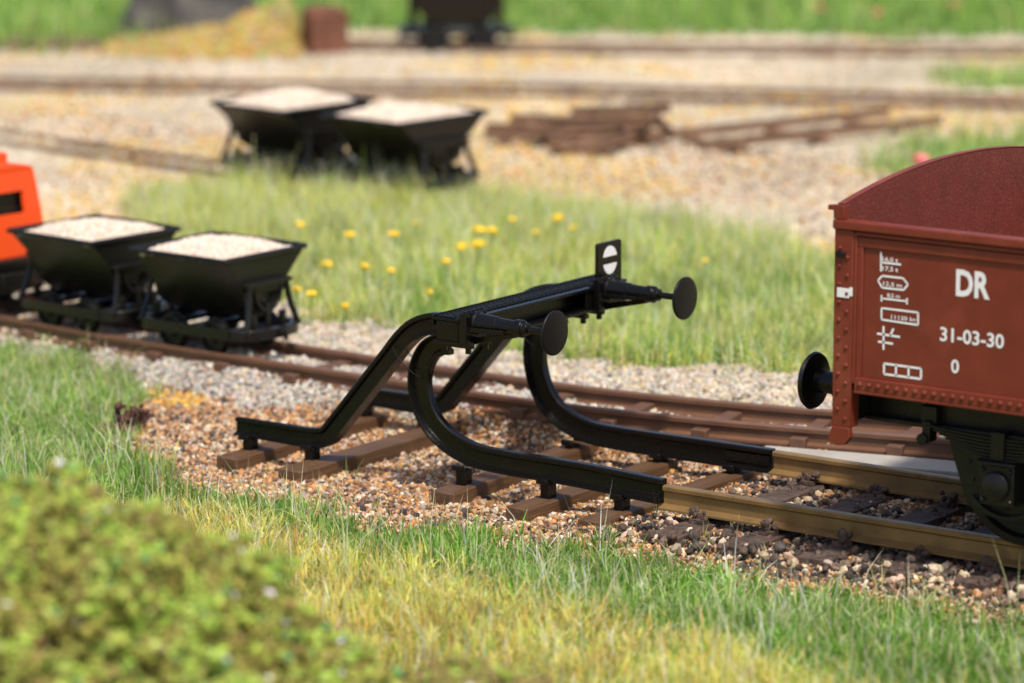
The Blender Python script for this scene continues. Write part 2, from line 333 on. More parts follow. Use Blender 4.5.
def do_ballast():
    x, y = sample(270000, (-7.5, 5.5, -3.2, 3.4)); z = height(x, y); r, P = region(x, y, z)
    k = ((r == 1) | (r == 2)) & on_frame(P, 120)
    x, y, z, r = x[k], y[k], z[k], r[k]
    n = len(x); s = RNG.uniform(.011, .0225, n)*(1+.4*(RNG.random(n) < .12))
    grey = (r == 2)
    mixw = sstep(-1.0, -.35, y-near_y(x)+.35*wob(x, y, 2.0)-.5*sstep(-3.5, -2.2, x))
    usegrey = grey & (RNG.random(n) < .25+.75*mixw)
    C = np.where(usegrey[:, None], pick(PAL_GREY, n), pick(PAL_BROWN, n))
    C = np.where((usegrey & (RNG.random(n) < .5*sstep(.8, 1.3, y-near_y(x))))[:, None], pick(PAL_SANDY, n), C)
    ysp = (RNG.random(n) < .55*sstep(.62, .8, hashn(x, y, 1.5, 31))*(x < -4.2)*(y < near_y(x)-.3)); C = np.where(ysp[:, None], pick([(.62, .38, .07, 3), (.52, .3, .05, 2)], n), C)
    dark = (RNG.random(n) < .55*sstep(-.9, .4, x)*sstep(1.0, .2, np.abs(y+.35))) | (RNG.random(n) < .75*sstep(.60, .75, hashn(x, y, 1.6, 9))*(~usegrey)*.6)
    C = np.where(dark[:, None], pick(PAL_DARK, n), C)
    m2 = 1500; lx = .1+.6*RNG.integers(0, 14, m2)+RNG.normal(0, .13, m2); ly = np.where(RNG.random(m2) < .7, RNG.uniform(-1.42, -.90, m2), RNG.uniform(-.55, .55, m2)); lz = height(lx, ly)+RNG.uniform(0, .05, m2)
    x = np.concatenate([x, lx]); y = np.concatenate([y, ly]); z = np.concatenate([z, lz]); s = np.concatenate([s, RNG.uniform(.018, .042, m2)]); C = np.concatenate([C, pick(PAL_DARK, m2)]); n = len(x)
    V, F, CC = grains(np.stack([x, y, z+s*RNG.uniform(-.2, 1.1, n)], -1), s, C)
    tag(bulk('ballast', V, F, CC, M_GRAIN), 'brown, orange and grey ballast grit lying around the buffer stop and rails', 'ballast', kind='stuff')
    # far yard and the left run of the narrow line, coarser because far
    x, y = sample(560000, (-36, 4, 0, 36)); z = height(x, y); r, P = region(x, y, z)
    k = ((r == 0) | (r == 1) | (r == 2)) & on_frame(P, 160) & ~((x > -7.5) & (y < 3.4))
    k &= RNG.random(len(x)) < np.clip((36/np.maximum(P[:, 2], 1))**2, 0, 1)
    x, y, z, P, r = x[k], y[k], z[k], P[k], r[k]; n = len(x)
    s = RNG.uniform(.017, .030, n)*P[:, 2]/36
    C = np.where((RNG.random(n) < .72)[:, None], pick(PAL_SANDY, n), pick(PAL_GREY, n))*.55+np.array([.53, .455, .34])*.45
    C = C*(.82+.36*hashn(x, y, .55, 44))[:, None]
    brn = sstep(.55, .75, hashn(x, y, .45, 61))*(y < 16); C = np.where((RNG.random(n) < brn*.35)[:, None], pick(PAL_BROWN, n), C)
    yel = sstep(.46, .66, hashn(x, y, .5, 3)*.65+hashn(x, y, 2.2, 5)*.35)*(r == 0)
    C = np.where((RNG.random(n) < yel*.5)[:, None], pick([(.60, .38, .10, 3), (.54, .28, .08, 2), (.50, .42, .14, 3)], n), C)
    V, F, CC = grains(np.stack([x, y, z+s*.4], -1), s, C)
    tag(bulk('yard_gravel', V, F, CC, M_GRAIN), 'pale sandy gravel with yellow flock covering the yard behind the meadow', 'gravel', kind='stuff')
do_ballast()

# ------------------------------------------------------------------ grass
def mossm(x, y):
    return np.sqrt(((x+1.7)/3.1)**2+((y+6.5)/2.25)**2)+.10*wob(x, y, 2.6, 3)
def blades(x, y, z, L, wd, C, lean=.35, tipc=1.25, ang=None):
    n = len(x); a = RNG.uniform(0, 2*PI, n) if ang is None else ang; f = RNG.uniform(0, 2*PI, n)
    ln = np.abs(RNG.normal(0, lean, n)); ln2 = ln*RNG.uniform(1.3, 2.4, n)
    side = np.stack([np.cos(f), np.sin(f), np.zeros(n)], -1)*wd[:, None]/2
    def dirv(t): return np.stack([np.cos(a)*np.sin(t), np.sin(a)*np.sin(t), np.cos(t)], -1)
    b = np.stack([x, y, z-.01], -1); m = b+dirv(np.clip(ln, 0, 1.45))*L[:, None]*.5; t = m+dirv(np.clip(ln2, 0, 1.9))*L[:, None]*.5
    V = np.stack([b-side, b+side, m-side*.8, m+side*.8, t], 1).reshape(-1, 3)
    F = (np.array([(0, 1, 3), (0, 3, 2), (2, 3, 4)])[None]+5*np.arange(n)[:, None, None]).reshape(-1, 3)
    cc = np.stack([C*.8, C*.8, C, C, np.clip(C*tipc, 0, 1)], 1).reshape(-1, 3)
    return V, F, cc
G_LIGHT = [(.52, .60, .18, 4), (.36, .50, .12, 4), (.64, .64, .28, 3), (.76, .72, .44, 2), (.22, .40, .08, 1.6)]
G_MEAD = [(.74, .72, .19, 4), (.82, .77, .30, 4), (.55, .60, .12, 3), (.86, .82, .52, 2.8), (.28, .42, .08, 1.2)]
G_DEEP = [(.13, .30, .04, 5), (.22, .41, .06, 4), (.34, .52, .13, 2.5), (.52, .60, .24, 1.6), (.70, .66, .42, .9)]
G_STRAW = [(.93, .74, .20, 4), (.88, .68, .18, 4), (.72, .66, .18, 3), (.50, .56, .14, 1.8), (.82, .52, .22, 1.6), (.26, .38, .09, 1.0), (.95, .86, .50, 1.6)]
G_TOP = [(.34, .50, .10, 4), (.46, .58, .16, 3), (.56, .62, .24, 2), (.22, .36, .07, 1.5)]
def grass(name, n, box, rid, pal, L, wd, label, lean=.35, pal2=None, mixf=None, dens=None, mx=150, my=90):
    x, y = sample(n, box); z = height(x, y); r, P = region(x, y, z)
    k = np.isin(r, rid) & on_frame(P, mx, my)
    k &= RNG.random(len(x)) < (.35+.9*hashn(x, y, 5.2, 41) if 'fibre' not in name else .25+.9*hashn(x, y, 3.1, 47))
    if dens is not None: k &= RNG.random(len(x)) < dens(x, y, P)
    x, y, z, P = x[k], y[k], z[k], P[k]; n = len(x)
    C = pick(pal, n, .18)
    if pal2 is not None: C = np.where((RNG.random(n) < mixf(x, y, P))[:, None], pick(pal2, n, .18), C)
    C = np.clip(C*(.62+.34*hashn(x, y, 1.7, 11)+.52*hashn(x, y, 7.5, 12))[:, None], 0, .93)
    Ls = RNG.uniform(L[0], L[1], n)*(.45+.55*hashn(x, y, 1.2, 6)+.6*hashn(x, y, 4.5, 16))*(1+.5*(RNG.random(n) < .06)); ws = RNG.uniform(.7, 1.2, n)*wd
    ca = 6.28*hashn(x, y, 7.0, 21)*2+RNG.normal(0, 1.0, n)
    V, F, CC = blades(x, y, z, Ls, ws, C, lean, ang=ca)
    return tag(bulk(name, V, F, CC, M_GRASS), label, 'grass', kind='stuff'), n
NB = []
NB.append(grass('meadow_grass', 420000, (-17, 6, 1.8, 13), [3], G_MEAD, (.10, .30), .014,
      'light green fibrous meadow grass growing behind the narrow gauge line', .95, pal2=G_DEEP,
      mixf=lambda x, y, P: np.clip(.05+.6*hashn(x, y, 1.1, 2)*sstep(190, 330, P[:, 1]), 0, 1), mx=100)[1])
NB.append(grass('verge_grass', 200000, (-12, 1, -7.5, 1.5), [4], G_LIGHT, (.09, .20), .013,
      'light green grass on the verge left of the rear sleepers', 1.0, pal2=G_DEEP, mixf=lambda x, y, P: .35+.3*hashn(x, y, 1.1, 3), mx=100)[1])
def fore_mix(x, y, P):
    d = P[:, 1]-np.interp(P[:, 0], [180, 400, 520, 720, 900, 1024], [492, 530, 548, 572, 608, 618])
    wdt = np.interp(P[:, 0], [100, 250, 400, 550, 700, 850, 1024], [0, 8, 22, 40, 62, 78, 84])
    return np.clip(1-(d-wdt)/26+.5*(hashn(x, y, 2.5, 8)-.5), .10, .97)
NB.append(grass('foreground_grass', 360000, (-8, 9, -9.5, -.6), [5], G_STRAW, (.08, .19), .015,
      'straw yellow and green grass in the foreground below the standard gauge rails', .95, pal2=G_DEEP, mixf=fore_mix, mx=100)[1])
NB.append(grass('hillside_grass', 190000, (-60, 20, 14, 75), [6], G_TOP, (.25, .5), .045,
      'bright green blurred grass along the top behind the yard', .5, mx=100, my=120)[1])
NB.append(grass('grass_patch', 90000, (-20, 4, 10, 36), [7], G_LIGHT, (.15, .32), .025,
      'small green grass patches in the yard at the right', .5, pal2=G_TOP, mixf=lambda x, y, P: .5, mx=200)[1])
G_PALE = [(.86, .82, .56, 4), (.72, .74, .38, 4), (.92, .88, .70, 2), (.62, .70, .28, 2)]
NB.append(grass('dry_grass_fibre', 60000, (-17, 6, -8.5, 13), [3, 4, 5], G_PALE, (.24, .46), .008,
      'long pale dry fibres lying loosely over the meadow and the foreground turf', .95, mx=100)[1])
NB.append(grass('tall_meadow_grass', 60000, (-17, 4, 4.5, 14), [3], G_PALE+[(.5, .62, .16, 8)], (.26, .44), .011,
      'taller upright wispy grass along the far edge of the meadow', .28, mx=100, dens=lambda x, y, P: sstep(262, 205, P[:, 1]-np.maximum(0, P[:, 0]-500)*.16)*sstep(.3, .7, hashn(x, y, 1.4, 71)))[1])
# stray tufts at the edge of the ballast
def stray():
    pts = []
    for px, py in [(553, 553), (562, 548), (640, 500), (352, 470), (705, 548), (765, 560), (822, 585), (880, 590), (260, 470), (655, 520), (595, 555), (475, 520), (735, 540), (930, 600)]:
        p = at(px, py, -.28); m = random.randint(2, 6)
        pts += [(p[0]+random.gauss(0, .03), p[1]+random.gauss(0, .03)) for _ in range(m)]
    x = np.array([p[0] for p in pts]); y = np.array([p[1] for p in pts]); z = height(x, y)
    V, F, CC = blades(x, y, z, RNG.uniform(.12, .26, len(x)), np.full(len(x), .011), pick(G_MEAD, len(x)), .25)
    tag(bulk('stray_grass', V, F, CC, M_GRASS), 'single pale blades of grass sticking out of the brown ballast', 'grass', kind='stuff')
stray()
print('BLADES', NB)

# ------------------------------------------------------------------ low bushes close to the camera
def at_depth(px, py, d):
    return CAM+(FW+RT*(px-W/2)/FPX+UP*(H/2-py)/FPX)*d
def bush(px, py, depth, rx, ry, rz, n, label, pal, br_amt, seed):
    c = at_depth(px, py, depth); g = float(height(np.array([c[0]]), np.array([c[1]]))[0])
    root = empty('bush', (c[0], c[1], g), 0, label, 'bush', 'low bushes in the near left corner')
    d = RNG.normal(size=(n, 3)); d /= np.linalg.norm(d, axis=1)[:, None]
    a1 = np.arctan2(d[:, 1], d[:, 0])*2.2; b1 = d[:, 2]*2.6+seed
    big = hashn(a1+5, b1, 2.0, seed); fine = hashn(a1*1.0+3, b1, 7.0, seed+1); lump = .5*big+.5*fine
    r = (.72+.26*big+.24*fine)*(1+RNG.normal(0, .035, n))
    C = pick(pal, n, .2); br = br_amt*sstep(.44, .66, .3*big+.4*hashn(a1+1, b1, 6.0, seed+4)+.3*hashn(a1+1, b1, 14.0, seed+6))
    C = np.where((RNG.random(n) < br)[:, None], pick([(.40, .52, .09, 3), (.31, .45, .07, 3), (.50, .58, .15, 2), (.14, .34, .14, .5)], n), C)
    P = np.stack([d[:, 0]*rx*r, d[:, 1]*ry*r, d[:, 2]*rz*r+c[2]-g], -1)
    k = P[:, 2] > .02; P = P[k]; C = C[k]
    V, F, CC = grains(P, RNG.uniform(.012, .030, len(P)), C)
    o = bulk('foliage', V, F, CC, M_MOSS); o.parent = root
    for q in range(5):
        a = q*1.3+seed; MB().tube((.12*math.cos(a), .12*math.sin(a), -.05), (.55*rx*math.cos(a), .55*ry*math.sin(a), c[2]-g), .03, .012, n=7).build('stem', M_STEM2, root)
M_STEM2 = mat('bush_stem', (.10, .06, .035), .8)
PB1 = [(.30, .29, .065, 4), (.21, .20, .045, 3), (.38, .38, .09, 3), (.28, .20, .08, 2.4), (.92, .9, .84, .10)]
PB2 = [(.26, .22, .07, 4), (.34, .27, .10, 3), (.20, .18, .05, 3), (.30, .19, .10, 2), (.9, .85, .78, .12)]
bush(45, 716, 20.9, 1.56, 1.2, 1.14, 210000, 'large lime and olive green bush filling the near left corner', PB1, .85, 1)
bush(262, 764, 21.3, .88, .8, .72, 80000, 'smaller lime green bush spilling right from the large one', PB1, .9, 5)
bush(465, 772, 21.6, .70, .7, .52, 42000, 'brownish olive low bush at the bottom edge below the straw grass', PB2, .35, 9)

# ------------------------------------------------------------------ rails
RAIL = [(-.065,0),(.065,0),(.065,.014),(.016,.034),(.0125,.118),(.035,.134),(.036,.160),(.027,.170),(-.027,.170),(-.036,.160),(-.035,.134),(-.0125,.118),(-.016,.034),(-.065,.014)]
SRAIL = [(a*1.45 if abs(a) > .06 else a, b) for a, b in RAIL]
def prof(s, h=1.0): return [(a*s, b*s*h) for a, b in RAIL]
GZ = -.17        # foot of the standard rails
def catmull(pts, n=10):
    P = [Vector(p) for p in pts]; P = [P[0]*2-P[1]]+P+[P[-1]*2-P[-2]]; out = []
    for i in range(1, len(P)-2):
        for k in range(n):
            t = k/n; a, b, c, d = P[i-1:i+3]
            out.append(.5*((2*b)+(c-a)*t+(2*a-5*b+4*c-d)*t*t+(3*b-a-3*c+d)*t**3))
    return out+[P[-2]]

# ------------------------------------------------------------------ buffer stop
def rot_y(a): return Matrix.Rotation(a, 3, 'Y')
def buffer_stop():
    root = empty('buffer_stop', (-2.0, 0, -.2), 0, 'shiny black buffer stop of bent rails at the end of the track', 'buffer stop')
    def loc(o): o.location = -Vector(root.location) if False else Vector((2.0, 0, .2)); return o
    for sy in (-1, 1):
        Y = .755*sy
        xs = 0.0
        dz = .085 if sy < 0 else .0
        path = [(-.005, GZ+dz*.6), (-.75, GZ+dz*.95), (-1.40, GZ+.002+dz), (-1.74, GZ+.03+dz), (-2.02, -.03+dz), (-2.20, .16+dz*.8), (-2.285, .42+dz*.4), (-2.27, .66), (-2.175, .83), (-2.04, .915), (-1.94, .93)]
        pts = catmull([(x, Y, z) for x, z in path], 8)
        nn = []
        for i in range(len(pts)):
            t = (pts[min(i+1, len(pts)-1)]-pts[max(0, i-1)]).normalized(); nn.append(Vector((0, 1, 0)).cross(t).normalized())
        sc = [1.06-.06*min(1, i/22) for i in range(len(pts))]
        rl = loc(MB().sweep(pts, RAIL, nn, sc, side=(0, 1, 0)).build('curved_rail', M_BLACK, root, smooth=32))
        # fishplate with a recessed frame on the web
        fp = MB()
        for q in (-1, 1):
            fp.cbox((-.22, Y+q*.022, GZ+.085), (.40, .016, .075))
            for k in range(3): fp.rivet((-.36+k*.13, Y+q*.03, GZ+.085), (0, q, 0), .012)
        f = loc(fp.build('fishplate', M_BLACK, root, bevel=.004))
        # outer strut: foot lying on the rear sleepers, rising and turning over the loop
        sp = [(-4.02, GZ+.055), (-3.6, GZ+.05), (-3.24, GZ+.05), (-3.08, GZ+.085), (-2.95, .045), (-2.69, .34), (-2.45, .615), (-2.33, .755), (-2.21, .855), (-2.06, .905), (-1.88, .912)]
        pts = catmull([(x, Y, z) for x, z in sp], 7)
        nn = []
        for i in range(len(pts)):
            t = (pts[min(i+1, len(pts)-1)]-pts[max(0, i-1)]).normalized(); nn.append(t.cross(Vector((0, 1, 0))).normalized())
        loc(MB().sweep(pts, RAIL, nn, [.80+.17*min(1, i/26) for i in range(len(pts))], side=(0, 1, 0)).build('strut_rail', M_BLACK, root, smooth=32))
        # wire loop that binds strut and curved rail
        b = MB(); c = Vector((-2.32, Y, .66)); tdir = Vector((.62, 0, .78)); nd = Vector((-.78, 0, .62))
        ring = [c+nd*(.17*math.cos(a))*1.1+Vector((0, .078, 0))*math.sin(a) for a in [2*PI*k/20 for k in range(21)]]
        circ = [(.004*math.cos(a), .004*math.sin(a)) for a in [2*PI*k/6 for k in range(6)]]
        b.sweep(ring, circ, side=tdir, caps=False)
        loc(b.build('binding_wire', M_TREAD, root))
        # buffer: conical housing with ribs, plunger, head
        zc = 1.06; Yb = .875*sy
        hs = MB()
        hs.lathe((-1.60, Yb, zc), (1, 0, 0), [(0, .088), (.02, .088), (.03, .078), (.20, .066), (.205, .060), (.36, .054), (.365, .066), (.43, .066), (.435, .05), (.475, .046)], 24)
        hs.prism([(-1.62, zc-.165), (-1.62, zc-.115), (-1.22, zc-.035), (-1.22, zc-.07)], .03, Matrix.Translation((0, Yb-.015, 0)).to_3x3() if False else None)
        # shift the rib to its buffer
        for i in range(len(hs.v)-8, len(hs.v)): v = hs.v[i]; hs.v[i] = (v[0], v[1]+Yb-.015, v[2])
        for q in (-1, 1): hs.prism([(-1.66, zc-.06), (-1.66, zc-.02), (-1.30, zc-.02), (-1.30, zc-.05)], .02); [hs.v.__setitem__(i, (hs.v[i][0], hs.v[i][1]+Yb+q*.10-.01-(q*.035 if hs.v[i][0] > -1.5 else 0), hs.v[i][2])) for i in range(len(hs.v)-8, len(hs.v))]
        h = loc(hs.build('buffer_housing', M_BLACK, root, bevel=.003))
        pl = loc(MB().lathe((-1.13, Yb, zc), (1, 0, 0), [(0, .026), (.23, .026)], 16).build('plunger', M_BLACK, root))
        hd = loc(MB().lathe((-.925, Yb, zc), (1, 0, 0), [(0, .035), (.012, .11), (.018, .156), (.024, .166), (.036, .168), (.042, .163), (.043, .150), (.050, .10), (.052, .03)], 40).build('buffer_head', M_DISC, root, smooth=50))
        mp = MB(); mp.cbox((-1.63, Yb, zc-.04), (.055, .26, .25))
        for a in (-1, 1):
            for c2 in (-1, 0, 1): mp.rivet((-1.602, Yb+a*.115, zc-.04+c2*.10), (1, 0, 0), .014)
        for k in range(5):
            mp.rivet((-1.63, Yb-.11+k*.055, zc+.086), (0, 0, 1), .018); mp.rivet((-1.69, Yb-.11+k*.055, zc+.028), (0, 0, 1), .02)
        loc(mp.build('mounting_plate', M_BLACK, root, bevel=.004))
        # clamp bolts under the beam
        for q in (-.10, .12):
            cl = MB(); cl.cbox((-1.80, Y+q, .868), (.30, .05, .035))
            for xx in (-1.91, -1.69): cl.tube((xx, Y+q, .81), (xx, Y+q, .90), .024, n=6)
            loc(cl.build('clamp', M_BLACK, root, bevel=.003))
    bm = MB(); y0, y1 = -.97, 1.22
    bm.box((-1.93, y0, 1.060), (-1.66, y1, 1.085))                  # top flange
    bm.box((-1.93, y0, .888), (-1.66, y1, .915))                    # bottom flange
    bm.box((-1.81, y0+.001, .916), (-1.785, y1-.001, 1.059))        # web
    bm.box((-1.70, y0-.002, .917), (-1.675, -.68, 1.058)); bm.box((-1.70, .68, .917), (-1.675, y1+.002, 1.058))
    bm.box((-1.90, y0-.003, .917), (-1.70, y0+.02, 1.058))
    bm.box((-1.945, y0, 1.02), (-1.931, y1, 1.10))
    o = loc(bm.build('cross_beam', M_BLACK, root, bevel=.005))
    tp = MB(); tp.box((-1.915, y0+.02, 1.087), (-1.735, y1-.02, 1.094))
    n = 40
    for k in range(n):
        y = y0+.06+(y1-y0-.12)*k/(n-1)
        for xx in (-1.885, -1.765): tp.rivet((xx, y, 1.095), (0, 0, 1), .012)
        if k % 2: tp.rivet((-1.825, y, 1.095), (0, 0, 1), .008)
    t2 = tp.build('tread_plate', M_TREAD, root); loc(t2)
    # sign on the far end
    sg = MB(); X0 = -1.69
    pts = []
    hw, z0, z1, r = .165, 1.07, 1.405, .02
    poly = []
    for cx, cz, a0 in ((hw-r, z1-r, 0), (-hw+r, z1-r, 90), (-hw, z0, None), (hw, z0, None)):
        if a0 is None: poly.append((cx, cz))
        else: poly += [(cx+r*math.cos(math.radians(a0+q)), cz+r*math.sin(math.radians(a0+q))) for q in (0, 30, 60, 90)]
    M = Matrix.Rotation(math.radians(90), 3, 'Z')
    YS = 1.02
    sg.prism(poly, .03, M); sg.v = [(x+X0, y+YS, z) for x, y, z in sg.v]
    s = loc(sg.build('signal_board', M_BLACK, root, bevel=.004))
    mk = MB(); zc, R, gap = 1.26, .112, .030; n = 20
    for sgn in (1, -1):
        a0 = math.asin(gap/R); arc = [(R*math.cos(a0+(PI-2*a0)*k/n)*.86, R*math.sin(a0+(PI-2*a0)*k/n)) for k in range(n+1)]
        vs = [(X0+.0035, YS+a, zc+sgn*b) for a, b in arc]; vs2 = [(X0-.006, y, z) for _, y, z in vs]
        m_ = len(vs); mk.add(vs+vs2, [tuple(range(m_)), tuple(range(2*m_-1, m_-1, -1))]+[(k, (k+1) % m_, m_+(k+1) % m_, m_+k) for k in range(m_)])
    mo = mk.build('white_half_discs', M_WHITE, s); 
    # rail chairs between the black rails and the sleepers
    for (X, sy) in CH_POS:
        c = MB(); Y = .755*sy
        dz = (.08 if X < -.6 else .055) if sy < 0 else 0.0
        if X < -3 : dz = .05
        c.cbox((X, Y-.01, GZ-.045+dz/2), (.075, .11, .06+dz)); c.cbox((X, Y, GZ-.052), (.10, .14, .016)); c.cbox((X, Y-.085, GZ+.008+dz), (.10, .04, .04)); c.cbox((X, Y+.085, GZ+.008+dz), (.10, .04, .04)); pass
        loc(c.build('rail_chair', M_BLACK, root, bevel=.006))
    return root
# sleepers under the buffer stop: (x at near end, y0, x at far end, y1, width)
SL = [(-3.83, -1.12, -3.90, 1.05, .21, 'brown wooden sleeper under the rear feet, farthest from the wagon'),
      (-3.16, -1.18, -3.17, 1.30, .22, 'brown wooden sleeper where the rear struts begin to rise'),
      (-1.77, -1.08, -1.88, 1.02, .21, 'brown wooden sleeper under the foot of the black curved rails'),
      (-1.02, -1.18, -1.02, .85, .20, 'brown wooden sleeper half buried in grit under the middle of the black rails'),
      (-.36, -1.20, -.34, 1.0, .20, 'dark brown sleeper under the joint of black and brass rails')]
CH_POS = [(-3.88, -1), (-3.91, 1), (-3.26, -1), (-3.30, 1), (-1.80, -1), (-1.85, 1), (-1.02, -1), (-1.02, 1), (-.36, -1), (-.35, 1)]
buffer_stop()
for i, (xa, ya, xb, yb, wd, lab) in enumerate(SL):
    c = Vector(((xa+xb)/2, (ya+yb)/2, 0)); L = math.hypot(xb-xa, yb-ya); a = math.atan2(-(xb-xa), yb-ya)
    top = -.215; m = MB(); m.box((-wd/2, -L/2, top-.20), (wd/2, L/2, top))
    o = m.build('sleeper', M_SLP, None, bevel=.012, seg=3); o.location = c; o.rotation_euler = (random.uniform(-.004, .004), random.uniform(-.015, .015), a)
    tag(o, lab, 'sleeper', 'sleepers under the buffer stop')

# ------------------------------------------------------------------ standard gauge track
def lump(m, c, r, seed, n=1):
    rr = random.Random(seed)
    V = ICO_V*r*np.array([[rr.uniform(.7, 1.3) for _ in range(3)]])*np.array([[rr.uniform(.7, 1.3)] for _ in range(12)])
    m.add([(c[0]+v[0], c[1]+v[1], c[2]+v[2]) for v in V], [tuple(f) for f in ICO_F])
def standard_track():
    root = empty('standard_gauge_track', (0, 0, -.2), 0, 'standard gauge track with brass brown rails running under the red wagon', 'track')
    for sy in (-1, 1):
        o = MB().sweep([(x, .755*sy, GZ+(.02 if sy < 0 else 0)) for x in np.linspace(.012, 12, 40)], SRAIL).build('rail', M_RAIL, root, smooth=32); o.location = (0, 0, .2)
    x = .38; k = 0
    while x < 11.5:
        m = MB(); a = random.uniform(-.02, .02); M = Matrix.Rotation(a, 3, 'Z')
        y0 = -1.28+random.uniform(-.05, .05)
        m.box((-.12, y0, -.34), (.12, 1.27, -.195), M)
        for q in range(34): lump(m, (random.uniform(-.16, .16), random.choice((y0+random.uniform(-.05, .42), random.uniform(-.6, -.35), random.uniform(.35, .62))), -.20), random.uniform(.016, .042), k*31+q)
        o = m.build('sleeper', M_SLPD, root, bevel=.01); o.location = (x, 0, .2)
        for sy in (-1, 1):
            for q in (-1, 1):
                c = MB(); c.cbox((0, .755*sy+q*.115, -.176), (.12, .09, .035)); c.tube((.0, .755*sy+q*.12, -.17), (0, .755*sy+q*.12, -.115), .022, n=6); c.cbox((.01, .755*sy+q*.085, -.150), (.07, .055, .03))
                for u in range(7): lump(c, (random.uniform(-.07, .07), .755*sy+q*random.uniform(.09, .17), -.17+random.uniform(0, .07)), random.uniform(.018, .038), k*77+u+q*5+sy*11)
                b = c.build('rail_fastening', M_SLPD, o, bevel=.004)
        x += .60+random.uniform(-.03, .03); k += 1
standard_track()
# weathered lumps beside the near rail stay with the ballast
o = MB()
slab = MB(); a = at(790, 462, -.19); 
P_ = [at(792, 441, -.19), at(1000, 456, -.19), at(1010, 479, -.19), at(930, 470, -.19), at(820, 458, -.19)]
def slab_piece():
    e1 = NEAR[np.searchsorted(NEAR[:, 0], -.6):np.searchsorted(NEAR[:, 0], 3.4)]
    a = offset(e1, -.10); b = offset(e1, -.46); n = len(a)
    vs = [(*p, -.13) for p in a]+[(*p, -.13) for p in b]+[(*p, -.30) for p in a]+[(*p, -.30) for p in b]
    fs = []
    for i in range(n-1): fs += [(i, n+i, n+i+1, i+1), (n+i, 3*n+i, 3*n+i+1, n+i+1), (i, i+1, 2*n+i+1, 2*n+i)]
    fs += [(0, 2*n, 3*n, n), (n-1, 2*n-1, 4*n-1, 3*n-1)]
    m = MB().add(vs, fs).build('concrete_slab', M_SLAB, None, bevel=.01)
    tag(m, 'smooth pale grey strip lying between the narrow and standard gauge tracks', 'slab')
slab_piece()

# ------------------------------------------------------------------ narrow gauge line
NZ = -.105
NPROF = [(-.07,-.03),(.07,-.03),(.07,-.010),(.018,.008),(.016,.072),(.038,.082),(.038,.112),(.030,.120),(-.030,.120),(-.038,.112),(-.038,.082),(-.016,.072),(-.018,.008),(-.07,-.010)]
def narrow_track():
    root = empty('narrow_gauge_track', (float(MID[45][0]), float(MID[45][1]), 0), 0, 'rusty brown narrow gauge track passing behind the buffer stop', 'track')
    off = -Vector(root.location)
    for pl in (NEAR, FAR):
        o = MB().sweep([(p[0], p[1], NZ) for p in pl], NPROF).build('rail', M_NRAIL, root, smooth=32); o.location = off
    s = .3
    while s < _seg[-1]-.3:
        p, a = mid_at(s); m = MB(); m.cbox((0, 0, -.095), (.13, .90, .08))
        for q in (-1, 1): m.cbox((0, q*NG/2-.085, -.072), (.09, .03, .03)); m.cbox((0, q*NG/2+.085, -.072), (.09, .03, .03))
        o = m.build('tie', M_NSLP, root, bevel=.008); o.location = Vector((p[0], p[1], 0))+off; o.rotation_euler = (0, 0, a)
        s += .78
narrow_track()

